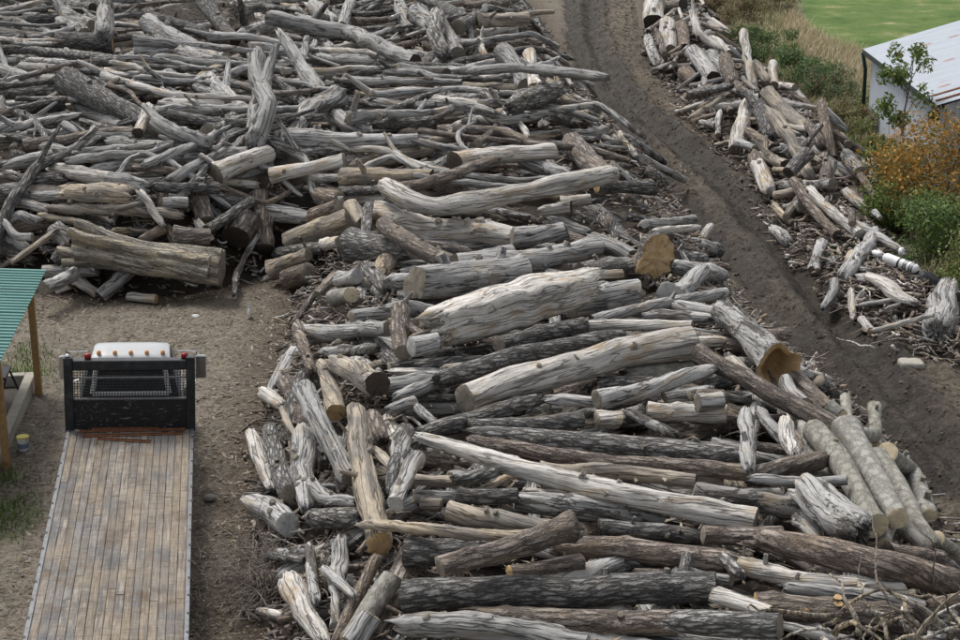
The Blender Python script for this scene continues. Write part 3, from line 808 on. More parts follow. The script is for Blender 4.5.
TRACE = """
@0,0
d 40 0,25 160,30
d 42 0,82 120,72 230,62
g 38 60,80 190,130
d 50 330,20 470,45 560,55
d 40 170,0 330,30
df 88,86 -60,150 60,150 400,152|thick furrowed log with a pale sawn end, behind the bent trunk
g 58,50 225,40 335,95
g 62,75 378,28 372,70 362,120|bent pale grey trunk propped upright on a furrowed sawn log
g 50 215,72 300,118
d 60 560,110 600,190
d 30,38 -40,168 200,186 430,212 570,218
g 26 100,213 250,224 500,245
gc 36 78,238 240,250
g 40 -30,235 110,280 232,285
g 40 -40,292 80,300
d 62 -40,338 210,320
g 46 300,252 400,280 525,268
gs 70,80 430,340 620,265
dc 108,66 238,288 400,372 592,472|thick diagonal log wedged above a stack of slim grey logs, weathered end showing
g 56 -40,392 120,362
dc 60 95,395 222,368
g 42 -30,450 245,412
g 45 280,378 465,462
g 44,42 -40,492 200,480 430,482
gc 30 330,512 565,490
wc 44 532,388 488,472|short pale stub standing up between crossed grey logs
gc 46 478,185 600,188
d 46,40 560,60 700,108 860,165
gc 66 530,80 700,185|pale grey forked log slanting down, upper prong, sawn end
gc 76 638,190 805,228|pale grey forked log slanting down, lower prong, sawn end
d 60,48 728,10 835,145
tps 40 640,312 840,198|squared tan beam jammed diagonally among grey logs
g 52 740,280 865,392
g 40 690,308 810,352
wc 46 560,376 788,370
d 36 578,400 752,446
d 60 740,470 835,418
g 60 545,438 735,502
g 50 885,465 720,522
gk 66,52 410,508 560,530 772,536
g 46 30,582 200,545 425,540
g 50,44 345,602 560,572 705,560
gc 46 780,550 875,550
g 58,90 908,195 935,330 912,500|tall crooked grey trunk standing against the pile with dark lower end
wc 66 815,-20 880,35|whitish round-ended log poking out of the brush at the pile's back
w 42 885,12 990,-5
d 62 858,122 975,82
g 42 890,162 980,190
wc 74,70 765,618 952,545|short pale log with clean sawn end resting on dark logs
@240,0
d 60 -10,45 110,28
g 52 5,125 160,72
d 24 505,-5 430,72
g 60 255,18 335,82
g 52 195,40 262,92
g 50 35,168 210,196
g 36 258,108 352,202
g 56,58 100,65 220,88 400,118 470,152 625,218|long sweeping grey trunk curving down across the pile's crest
g 40 402,-5 362,95|pale pole standing upright behind a sweeping grey trunk
gc 44 240,205 400,215 572,236
g 50 565,8 602,105
g 62 625,48 765,165
g 72 700,78 775,195
gs 60 700,50 688,130 735,192
d 62 715,28 845,92
b 40 740,22 900,8
t 46 838,76 970,66
tc 36 848,112 970,98
w 26 855,138 885,232
g 40 832,158 690,232
d 30 872,210 700,232
g 58,82 52,198 72,300 102,380 50,495|crooked pale trunk leaning on the pile with its thick end down
d 62 295,312 450,310
g 50 358,270 490,264 585,302
gc 46 566,255 845,250
t 45,48 640,300 860,315 1150,325
w 36 840,282 985,272
g 38,66 150,125 220,235 278,338|forked branch with a torn orange patch standing on the pile
g 30 238,138 214,235
g 76,50 345,335 240,392 160,520
w 58,50 458,358 650,325
g 52 698,338 890,375
wc 46 700,406 878,380
d 46 640,412 725,338
d 46 138,298 235,372
d 52 478,442 695,428
g 66 308,398 445,475
gk 92,46 190,488 380,510 630,490|knobbly grey log with a burl at one end
g 60 290,552 412,515
t 58,48 395,592 620,540 945,412|long tan-brown log lying slantwise across the middle of the crest
w 38 360,580 625,512
wc 52,46 108,624 372,572|pale peeled log with a rounded sawn tip jutting over the hollow
g 42 640,602 905,520
w 36 650,642 900,568
g 36 870,338 965,405
d 30 0,372 62,338
@460,0
d 52 -10,92 72,58
b 30 20,22 125,8
b 26 130,16 205,-2
tc 46 68,76 242,64
wc 36 58,120 198,100
b 50 100,166 218,154
b 32 220,146 285,150
g 60 160,188 238,312
wf 44 250,188 262,312|cream peeled log with a fresh end beside the muddy track's bend
w 32 58,280 195,286
gy 36,40 40,252,0.2 210,238,0.6 380,256,1.4 518,275,2.0|slender grey pole sticking far out over the muddy track
dsk 86,80 188,375 345,318
w 70,58 -10,452 130,420 205,378
t 38 318,288 400,368 455,405
w 26 398,400 492,442
g 46 318,368 385,425
g 46 -10,370 112,402
g 42 128,348 212,384
g 42 98,450 205,492
b 98,80 392,498 545,645
gy 34,28 398,443 560,512,0.1 795,640,0.3|long slim grey pole lying down the bank along the track
g 30 568,478 725,578
w 72,62 -20,572 150,548 335,536|thick bleached log with a ragged end pointing at the track
g 60 228,578 395,632
@460,0
wc~dark 76 692,12 688,85|big pale log stood on end showing a dark rotten face
wc 62 738,78 748,188|pale barkless log leaning in the scrap heap beside a dark-ended one
gc~dark 46 788,88 797,172
gp 40 668,128 702,232|split grey slab standing at the edge of the scrap heap
w 26 698,108 728,192
w 28,34 828,42 850,120 945,192|curved whitish branch arching down from the top of the scrap heap
gc~dark 62 828,188 902,286|stout log with a dark hollow-looking end in the scrap heap
gc 58 888,198 955,275
wp 56 718,236 822,236
bc 60 798,258 835,295
b 46 798,350 912,312
w 18 808,388 892,350
t 46 838,418 942,350
t 40 878,342 965,318
g 52 715,32 795,18
@690,0
d 32 0,332 145,308
g 60 122,203 155,302
w 40 238,228 268,292
w 36 290,228 302,302|blue-white stub beside the brambles
gc 46 368,318 405,372
d 60 248,378 285,482
g 60 278,338 435,482
w 30 338,368 432,386
w 60 218,345 172,470 168,532|pale splayed root leaning down to the track side of scrap heap
w 36,32 188,115 212,240 232,342|bleached broken snag sticking straight up out of the scrap heap
g 54,46 282,398 365,505 432,642
w 40 465,365 492,500 505,565
w 40 502,588 488,642
w 58 555,560 645,592
w 50 258,548 342,592
b 60 228,555 262,642
g 40,34 388,498 480,560 592,632
g 36 168,298 205,342
b 40 40,385 130,340
w 44 420,440 470,520
g 44 330,560 420,520
@690,150
t 40 258,18 335,52
w 60 238,55 285,145
g 46 482,45 478,125
g 58 558,18 605,85
w 50,36 632,48 662,125|weathered white stump end by the green bushes
gc 32 325,126 505,118
wc 38 368,112 522,302
wc 40 424,142 604,298|pale split pole lying against another, pointing down at the green bush
w 34 570,148 635,212
wc 48 368,205 415,198
wc 26 575,218 575,262
gsk 44,66 662,292 602,368 545,455|grey branching root with spread foot beside the white tank
wp 64 638,448 790,545|broad tan slab of split trunk below the white tank
w 26 572,498 580,602
gs 110,130 905,490 880,630|broad grey stump with ragged top among roots beside the green bushes
wf 32 612,603 645,645|small cream sawn stub lying on the bank of track
g 18 600,552 720,530
g 18 690,572 745,548
w 20 650,642 865,588
d 50 420,10 350,80
g 40 470,330 440,430
t 30 300,200 360,260
g 50 300,280 350,330
g 36 520,470 480,560
@0,150
d 60 -30,162 72,150
d 52 68,112 212,104
d 72 775,170 875,202
gc 40 118,166 255,158
b 36 575,150 580,215
g 42 578,186 665,190
g 36 58,186 185,216
d 42 558,132 775,136
w 58,52 186,62 300,85 412,108|pale sawn log pointing out of a gnarled root clump
tsk 82 245,150 455,160|rotten split log with tan heartwood showing
gs 76 385,118 505,142
w 40,34 505,112 700,100 905,126|long pale pole bridging from root clump to the upright billets
t 38,42 178,206 450,215 634,230|straight tan peeled pole lying level above the fluted trunk
t 30 148,234 315,262
w 30 498,148 575,262
bc 66 708,158 732,252|brown billet standing upright among firewood chunks
w 42 708,268 748,325
dc 40 738,282 892,184
bc 72 918,158 935,352|tall brown-barked billet standing against the hollow
bc 92 868,245 838,312
b 62 618,302 745,310
b 36 598,278 625,335
b 42 498,322 585,280
t 26 408,286 525,290
g 36 18,262 60,234 135,252
g 30 18,262 60,312 115,310
g 56 -20,285 95,352
tps 56 60,392 185,296
tp 42 -10,416 85,380
g 60 198,282 265,335
g 48 192,280 295,312
dc 42 196,395 242,338
d 62 238,402 335,388
gc 50 158,430 345,424
g 46 158,492 265,438
wf 34 198,502 245,480
wf 36 268,458 348,512
g 58 358,518 455,428
ocu 100,128 275,330 520,385 788,425|huge fluted trunk like several stems fused, lying at the pile's foot
wf 34 458,520 555,532|small pale chunk of wood lying alone on bare ground
g 24,20 912,308 842,438 832,515|thin crooked branch leaning down onto the bare ground
@240,150
g 42 -5,98 112,58
tc 72,46 372,96 460,96 685,95
t 32 272,146 525,140
d 34 358,146 525,138
w 48 328,182 515,168
b 46 568,136 700,108 905,38
b 42 698,130 835,152
wy 76,70 520,128 620,190 700,206 960,165 1322,84|long bleached log with a flared root end lying across the pile's saddle
b 46 278,160 355,170
b 56 258,232 355,198
d 52 128,372 305,350
tc 72,82 188,322 405,238|tan log with a blunt sawn end jutting towards the bare ground
t 56 398,198 442,262
dp 40 458,188 450,302
wk 96,92 472,235 650,272 985,312|massive pale barkless log with dark rot holes
wc 46 298,336 355,325
t 52 108,424 245,368
w 26 88,456 155,444
bc 82 168,462 245,438
dc 98,92 396,348 625,352|short thick log in deeply furrowed dark bark under a diagonal limb
bc 58,64 508,268 620,340 748,405
b 46 648,340 805,362
b 40 278,515 335,448
b 28 188,622 275,498
gc 58 355,462 420,450
mc 58 330,525 398,515|grey-green sawn end standing out of the rubble below the pile
d 56 450,420 520,495
g 60 758,402 965,368
gs 62 538,472 625,458
gc 130,112 622,470 800,465 1010,440|very thick pale grey log with a dark broken end
g 60 398,602 600,562 705,582
b 62 568,575 572,645
@460,150
d 52 655,78 725,112
dc~fresh 46 488,130 682,136
w 36 358,190 465,175
w 46 298,216 395,204
b 42 878,412 945,422
gc 32 658,262 835,244
w 28 688,292 845,274
wf 34 860,322 892,274|fresh cream stub standing beside the track
g 94,46 428,224 690,310 922,358|thick tapering grey-brown log running down towards the track
gc 66 185,312 378,286
gk 82,76 -10,412 240,392 492,345|pale grey log with a round branch scar, above the huge slab
g 62 478,318 625,382
d 52 765,380 865,392
d 84,80 428,442 655,410
dfi 105,140 672,380,-0.25 688,388,0.1 702,394,0.4|dark log with a huge flared fresh orange-tan sawn face
wf 30 448,452 578,438
gc 118 398,540 628,515|thick grey log with a flat sawn end tucked behind the huge slab
g 70 738,522 855,428
g 62 758,410 935,442
g 52 676,585 885,602
g 62 778,558 955,592
gc 44,38 468,606 720,545 945,508|smooth grey pole with a sawn end pointing at the track
wc 40 428,622 825,626
wsq 185,170 -60,630 180,565 432,492|enormous bleached slab of split trunk with ragged ends on the crest
@240,310
gc 60 232,86 530,64
g 42 298,152 482,138
b 42 204,62 225,130 255,218
b 62 556,55 580,152
gc 76 608,130 695,118
wp 54 548,216 685,214
gs 72 518,272 705,238
g 52 558,302 765,248
g 42 538,352 625,328
ws 62 88,300 140,335
t 24 150,348 165,400 205,455
t 88 338,188 492,262|yellow-stained rotten chunk with shelf-like edges beside the pile's corner
tf 62,70 300,205 340,368|short bark-covered billet with a tan sawn end, leaning out of the corner
b 62 470,378 505,462
gc 62 590,428 565,605
tp 44 478,488 545,565
wp 34 350,590 408,550
dp 42 552,518 535,645
g 32 628,348 695,402
b 52 638,522 745,542
d 62,74 108,428 178,655
wsp 58 38,438 112,632|pale pointed split log standing at the pile's outer foot
gk 92,86 222,448 234,698|stout knotty log leaning on the pile's outer face, brown sawn end
gc 76,72 222,288 300,430 395,595|straight grey log leaning steeply against the pile's corner
tf 72,100 412,355 440,600 497,835|long leaning log with a round golden sawn end facing out
t 40,44 568,602 760,612 935,568
g 40 748,592 865,578
@460,310
d 62 138,122 435,52
d 74,60 -70,250 200,162 565,92
w 44 838,116 935,110
g 46 728,312 885,288
bc 52 848,312 945,308
wc 62 488,392 568,388
gsk 40 608,368 765,442
wy 92,118 18,312 300,232 580,152 832,112|pale cream log streaked orange with a whitish sawn end, lying on the crest
d 72,60 -132,438 60,382 272,322
gs 52,48 318,318 505,328
g 72,50 488,322 700,270 888,214|grey twisted log with a torn tip below the orange-streaked log
dc 58 48,422 432,392|slim dark log with a pale oval sawn end
wc 68 668,362 946,372|short clean pale log with split sawn end
d 80,90 58,446 500,476 1010,525|long straight log in tight charcoal bark on the crest
b 56,62 42,466 300,512 560,546 800,556 1052,582|long reddish-grey log lying below the charcoal-barked one
b 72,82 1050,588 1275,535|red-barked log end butting against upright grey poles
d 42 -10,602 125,580
tc 54 286,570 560,576 838,612
wy 52,96 -128,456 200,560 560,652 1050,752|very long silver-grey log crossing the pile slantwise
@690,310
g 36 0,302 55,290
gc 62 28,332 115,320
bc 52 258,98 338,82
gf~rot 82,118 118,5 220,95 318,205|hollow log with a rotten orange-brown mouth beside the track
g 52 338,252 405,335
bc 64 378,242 485,355
g 46 248,358 332,472
w 62 338,398 375,515
g 56 202,368 208,562
b 42 228,482 345,502
m 42 552,316 560,395
mc 62 488,348 540,385
m 46 658,346 662,490
m 44 398,408 465,565
mf~cream 42 428,602 515,575
b 60,78 28,158 300,300 545,435|long tan-grey log lying over the top of the grey-green poles
mf~cream 52 595,440 655,446
m 62 698,512 790,572 850,730
m 70,58 668,518 740,622 810,762 865,822
mf~cream 92,78 440,430 530,535 660,768|smooth grey-green pole with cream sawn end and a round branch scar
mf~cream 96,78 556,425 640,560 738,742|paler grey-green pole with cream sawn end beside a similar one
g 42,36 228,602 400,612 555,604
@240,460
g 92,88 48,148 168,228|short grey stump log with a dark weathered end by the truck
d 32 98,340 235,356
dsk 84 262,205 425,198
g 52 250,78 310,142 405,152
w 30 68,540 145,552
g 58 622,-5 548,155
gs 44 250,308 272,495
g 68 362,298 348,445
g 36 340,458 335,585
g 36 298,388 405,482
ws 100,66 178,432 220,522 295,645|splayed pale root stump at the pile's foot near the truck
g 46 620,130 875,142
tc 42 648,156 715,160
d 102 588,332 845,320
mc 80 542,420 400,645
gc 84 468,558 395,650
b 46,48 485,348 338,650|slim brown pole leaning down steeply at the pile's end
t 76,62 738,190 960,225 1115,242
t 40,50 432,228 700,250 980,276 1200,264|thin pale pinkish pole lying across the leaning golden-ended log
@460,460
d 56 -10,130 205,130
d 62 498,240 875,270
gc~white 72,86 198,150 450,165 728,190|grey log with a bluish-white sawn end
b 82,88 368,302 600,318 935,365
bc~grey 76,92 -70,382 150,322 402,235|dark mossy log rising to a cut end across its neighbours
bf 58,64 178,402 432,365
g 42 808,408 962,432
bk 90,100 60,560 400,572 772,588|reddish-barked log with round pale branch scars
gk 92 -190,580 20,592 455,655
db 40 790,400 808,345
dc 116,110 -195,480 100,472 500,462 908,458|thick straight charcoal-barked log with a broken side stub
d 104,98 778,575 960,582 1135,592
wc 60 908,478 1095,552|short pale sawn log leaning on two dark ones
@690,460
bc 70,74 48,270 325,275
gc 72 18,112 250,148 398,172
gs 150,130 420,118 590,235|mossy lichen-spotted stump block beside the cream-ended poles
g 60 388,208 455,275
mf~cream 50 705,245 692,298
m 62 758,238 842,318
m 46 878,280 945,325
b 66 698,328 892,352
d 52 118,350 175,402
bs 102,110 258,282 400,305 700,372 985,458|large reddish-brown log with a splintered tan butt
b 42 848,512 975,488
g 52,48 345,452 700,492 935,548
wc~grey 66,58 182,380 400,430 762,462|pale pinkish log with a ringed hollow-looking sawn end
bk~fresh 106,108 236,532 500,542 775,572|dark brown log dotted with bright yellow branch cuts
g 42 338,592 565,645
"""

K = 270.0 / 960.0                     # trace units to photo pixels


def hit(px, py, lift, r):
    """where the sight line through a pixel meets the pile surface (raised by lift) or the ground"""
    d = ray(px, py)
    t = np.linspace(14, 112, 1000)
    X, Y, Z = d[0] * t, d[1] * t, CAMH + d[2] * t
    s = np.maximum(grid(SURF, X, Y) + lift, 0.93 * r)
    below = np.nonzero(Z <= s)[0]
    i = below[0] if len(below) else len(t) - 1
    if i > 0:
        a, b = Z[i - 1] - s[i - 1], Z[i] - s[i]
        f = a / (a - b + 1e-9)
        tt = t[i - 1] + (t[i] - t[i - 1]) * np.clip(f, 0, 1)
    else:
        tt = t[0]
    return np.array([0, 0, CAMH]) + d * tt, tt


def parse():
    out, ox, oy = [], 0, 0
    for ln in TRACE.strip().splitlines():
        if ln.startswith('@'):
            ox, oy = map(float, ln[1:].split(','))
            continue
        body, _, lab = ln.partition('|')
        tok = body.split()
        code, _, endm = tok[0].partition('~')
        ws = [float(x) * K for x in tok[1].split(',')]
        pts = []
        for p in tok[2:]:
            c = [float(x) for x in p.split(',')]
            pts.append((ox + c[0] * K, oy + c[1] * K, c[2] if len(c) > 2 else 0.0))
        out.append(dict(style=code[0], fl=code[1:], endm=endm, w=(ws[0], ws[-1]), pts=pts, lab=lab.strip()))
    return out


def place(L, lift):
    k = len(L['pts'])
    P, R = [], []
    for i, (x, y, l) in enumerate(L['pts']):
        w = L['w'][0] + (L['w'][1] - L['w'][0]) * i / (k - 1)
        r = w / 2 / F * 42
        for _ in range(2):
            p, t = hit(x, y, lift + l, r)
            r = w / 2 * t / F
        P.append(t)
        R.append(w)
    # a log cannot run on for tens of metres into the distance: one seen end-on leans up out of the pile instead
    T_, D = np.array(P), np.array([ray(x, y) for x, y, _ in L['pts']])
    ia = int(np.argmax([p[1] for p in L['pts']]))
    ap = sum(math.hypot(a[0] - b[0], a[1] - b[1]) for a, b in zip(L['pts'], L['pts'][1:])) * T_[ia] / F
    for k_ in (1, .85, .7, .58, .48, .4, .32, .25, .19, .14, .1, .06, .03, 0):
        tt = T_[ia] + k_ * (T_ - T_[ia])
        Q_ = np.array([0, 0, CAMH]) + D * tt[:, None]
        if np.linalg.norm(np.diff(Q_, axis=0), axis=1).sum() <= max(1.75 * ap, min(2.6 * ap, 4.2), 0.4):
            break
    return Q_, np.array(R) / 2 * tt / F


LOGS = parse()
for k_, L in enumerate(LOGS):           # the scrap heap is browner: most of its unnamed pieces keep some bark
    x_, y_ = L['pts'][0][:2]
    if L['style'] in 'wg' and not L['lab'] and x_ > 630 and y_ < 0.9 * (x_ - 560) - 20 and y_ < 335:
        L['style'] = 'tbgb'[k_ % 4]
ORD = list(range(len(LOGS)))
done_p, done_r = np.zeros((0, 3)), np.zeros(0)
for L in LOGS:
    best = None
    for lift in (0.0, 0.1, 0.2, 0.3, 0.42, 0.55, 0.7, 0.85):
        P, R = place(L, lift)
        ln = np.linalg.norm(np.diff(P, axis=0), axis=1).sum()
        Q = resample(P, 0.22)
        rq = np.interp(np.linspace(0, 1, len(Q)), np.linspace(0, 1, len(R)), R)
        cl = 1.0
        if len(done_p):
            near = np.nonzero(np.abs(done_p - P.mean(0)).max(1) < ln / 2 + 1.5)[0]
            if len(near):
                dd = np.linalg.norm(Q[:, None] - done_p[near][None], axis=2) / (rq[:, None] + done_r[near][None])
                cl = dd.min()
        sc = min(cl, 0.86) - 0.18 * lift
        if best is None or sc > best[0]:
            best = (sc, P, R, Q, rq, ln)
        if cl >= 0.86:
            break
    _, L['P'], L['R'], Q, rq, L['len'] = best
    done_p, done_r = np.vstack([done_p, Q]), np.concatenate([done_r, rq])

# thin crooked limbs lying all over the far pile, and short lengths jumbled in the scrap heap
def project(p):
    d = np.asarray(p) - [0, 0, CAMH]
    dep = d[1] * CP - d[2] * SP
    return CX + F * d[0] / dep, CY + F * (-(d[1] * SP + d[2] * CP)) / dep, dep


ADJ = {'g': 'grey', 'w': 'whitish', 'd': 'dark barked', 'b': 'brown barked', 't': 'tan'}
for L in LOGS:                                     # slimmer where the photo shows slim limbs
    if np.mean([p[1] for p in L['pts']]) < 165 and L['P'][0][1] > 45:
        L['R'] = L['R'] * 0.95
rx_ = np.random.default_rng(123)
made = 0
while made < 190:
    far_ = made < 110
    if far_:
        p, _ = hit(rx_.uniform(-30, 560), rx_.uniform(-5, 170), 0.3, 0.1)
        if grid(S_MAIN, p[0], p[1]) < 1.2 or p[1] > 95:
            continue
        a, ln, r = rx_.normal(0.1, 0.7), rx_.uniform(2.4, 5.8), rx_.uniform(0.075, 0.17)
        st = rx_.choice(list('gwdb'), p=[.62, .12, .16, .10])
        lift = (0.22, 0.55)
    else:
        k = np.argwhere((S_SIDE > 0.25) & (GYY < 88))
        k = k[rx_.integers(len(k))]
        p = np.array([GX[k[1]], GY[k[0]], 0])
        if np.hypot(*(p[:2] - at_z(896, 262, 0.9)[:2])) < 2.4:      # keep clear of the cylinders
            continue
        a, ln, r = rx_.normal(-1.25, 0.55), rx_.uniform(0.9, 2.6), rx_.uniform(0.07, 0.17)
        st = rx_.choice(list('gwbt'), p=[.40, .14, .32, .14])
        lift = (0.05, 0.45)
    d = np.array([math.cos(a), math.sin(a)])
    nrm = np.array([-d[1], d[0]])
    k5 = 5 if far_ else 3
    off = np.cumsum(rx_.normal(0, 0.10 * ln if far_ else 0.04 * ln, k5))
    pts = [p[:2] + d * ln * (u - 0.5) + nrm * o_ for u, o_ in zip(np.linspace(0, 1, k5), off)]
    l0, l1 = rx_.uniform(*lift, 2)
    zz = [float(grid(SURF, q[0], q[1])) + l0 + (l1 - l0) * u for q, u in zip(pts, np.linspace(0, 1, k5))]
    zz = np.interp(np.arange(k5), [0, k5 - 1], [max(zz[0], 0.12), max(zz[-1], 0.12)]) if not far_ else np.array(zz)
    P = np.array([[*q, z_] for q, z_ in zip(pts, zz)])
    made += 1
    pr = [project(q) for q in P]
    R = r * np.linspace(1.15, 0.62 if far_ else 0.95, k5)
    LOGS.append(dict(style=st, fl='x' if far_ else 'xc' if rx_.random() < 0.6 else 'x', endm='', w=(2 * r * F / pr[0][2],) * 2, pts=[(q[0], q[1], 0) for q in pr], P=P, R=R, len=ln,
                     lab=('thin crooked %s limb strewn over the logs of the far pile' if far_ else 'short %s length of wood jumbled in the scrap heap across the track') % ADJ[st]))

COLOUR = {'o': 'olive grey', 'g': 'weathered grey', 'd': 'dark rough-barked', 'b': 'brown-barked', 'w': 'pale bare', 't': 'tan stripped', 'm': 'smooth grey-green'}


def zone(p, L):
    x, y = p[0], p[1]
    if grid(S_SIDE, x, y) > 0.02 and grid(S_MAIN, x, y) < 0.02 or (L['pts'][0][0] > 630 and L['pts'][0][1] < 200 and x > 4):
        return 'scrap heap across the track', 2
    mid = np.mean([q[0] for q in L['pts']]), np.mean([q[1] for q in L['pts']])
    dl = grid(d1, x, y)
    if mid[1] < 160 and y > 45:
        if mid[0] < 200:
            return 'far pile behind the fluted trunk', 0
        if mid[0] < 420:
            return "far pile's crest", 0
        return 'far pile where it meets the track', 0
    if mid[0] < 300 and mid[1] < 300:
        return 'foot of the pile behind the truck', 0
    if dl < 2.6 and mid[0] < 420:
        return 'pile face beside the truck bed', 1
    if mid[0] > 690:
        return 'pile slope beside the track', 1
    if mid[1] > 470:
        return 'pile above the charcoal-barked log' if mid[1] < 560 else 'stack around the charcoal-barked log', 1
    if mid[1] > 320:
        return 'pile below the huge slab', 1
    return 'saddle of pile above the huge slab', 1


def auto_label(L, kind, rm, feats, z):
    size = 'very thick' if rm > 0.42 else 'thick' if rm > 0.29 else 'medium' if rm > 0.19 else 'slim' if rm > 0.11 else 'thin'
    ln = 'very long' if L['len'] > 6 else 'long' if L['len'] > 3.6 else 'short' if L['len'] < 1.6 else ''
    bend = 'curved' if len(L['pts']) > 2 and kind != 'plank' and bent(L['P']) > 0.10 else ''
    a, b = L['pts'][0], L['pts'][-1]
    an = math.degrees(math.atan2(abs(b[1] - a[1]), abs(b[0] - a[0]) + 1e-6))
    lie = 'lying level' if an < 14 else 'lying aslant' if an < 45 else 'leaning steeply'
    w = [[ln, size, bend, COLOUR[L['style']], kind], [feats], [lie], ['on the', z]]
    out = ''
    for drop in ((), (2,), (1,), (1, 2)):
        out = ' '.join(x for k, g_ in enumerate(w) if k not in drop for x in g_ if x)
        if len(out.split()) <= 16:
            break
    return out


STOP = 'with lying in on of at beside standing leaning resting jutting pointing behind wedged propped poking sticking curving showing bridging streaked crossing running like jammed slanting under below from arching sprawled tucked above butting rising dotted'.split()


def short_name(lab):
    out = []
    for w_ in lab.split():
        if w_.strip(',') in STOP or len(out) == 5:
            break
        out.append(w_.strip(','))
    return ' '.join(out)


def bent(P):
    c = P[-1] - P[0]
    n = np.linalg.norm(c)
    return max(np.linalg.norm(np.cross(p - P[0], c)) / n for p in P) / n


def stub(V, A, T, N, B, rr, seed, style, endm, root, loc, rnd, limb=False):
    """a sawn-off branch on the side of a log"""
    r0 = np.random.default_rng(seed)
    m, n = rr.shape
    i = int(r0.uniform(0.12, 0.88) * m)
    if limb == 3:
        i, limb = int(r0.uniform(0.24, 0.34) * m), 2
    up = np.array([0, -0.45, 0.9])
    a0 = math.atan2(up @ B[i], up @ N[i]) + r0.normal(0, 0.75)
    d = math.cos(a0) * N[i] + math.sin(a0) * B[i] + T[i] * r0.uniform(-0.5, 0.7)
    d /= np.linalg.norm(d)
    r = rr[i].mean()
    br = r * r0.uniform(0.2, 0.36)
    h = r * r0.uniform(1.06, 1.35) if r > 0.17 else r * r0.uniform(1.2, 2.2)
    if limb:
        h = r * r0.uniform(1.5, 2.6)
    if limb == 2:                       # a fork: a second stem leaving at a slant
        d = d * 0.55 + T[i] * (0.85 if i > m / 2 else -0.85)
        d /= np.linalg.norm(d)
        br, h = (r * r0.uniform(0.42, 0.62), r * r0.uniform(4.5, 8.5)) if r < 0.4 else (r * 0.34, r * r0.uniform(2.6, 3.4))
    nr = 9 if limb else 5
    st = np.linspace(0.6 * r if limb != 2 else 0.1 * r, h, nr)
    bn = T[i] * r0.uniform(-0.5, 0.5) + np.array([0, 0, 1]) * r0.uniform(-0.3, 0.2)
    P = A[i] + d * st[:, None] + bn * ((st - st[0]) ** 2 / h)[:, None] * (0.6 if limb else 0.0)
    T2, N2, B2 = frames(P)
    k = 10
    th = np.linspace(0, 2 * math.pi, k, endpoint=False)
    rad = br * np.interp(np.linspace(0, 1, nr), np.linspace(0, 1, 5), [1.5, 1.15, 0.95, 0.8, 0.62] if limb == 2 else [1.7, 1.2, 1.0, 0.92, 0.85] if limb else [1.5, 1.25, 1.05, 1.0, 0.96])
    rq = rad[:, None] * (1 + 0.08 * r0.normal(size=(nr, k)))
    VV = P[:, None] + rq[..., None] * (np.cos(th)[None, :, None] * N2[:, None] + np.sin(th)[None, :, None] * B2[:, None])
    GG = np.stack([np.cos(th)[None] * rq, np.sin(th)[None] * rq, np.broadcast_to(st[:, None], rq.shape)], -1)
    v2, g2, q2, t2 = end_disc(VV, GG, P, T2, 1, 0.0, seed)
    o = len(VV.reshape(-1, 3))
    V_ = np.vstack([VV.reshape(-1, 3), v2]) - loc
    G_ = np.vstack([GG.reshape(-1, 3), g2])
    q1 = ring_quads(nr, k)
    me = mesh('branch_stub', V_, [q1, q2 + o, t2 + o], [W[style], E[endm]], [0] * len(q1) + [1] * (len(q2) + len(t2)),
              {'grain': G_, 'rnd': np.full(len(V_), rnd)})
    obj('limb' if limb == 2 else 'branch_stub', me, root)


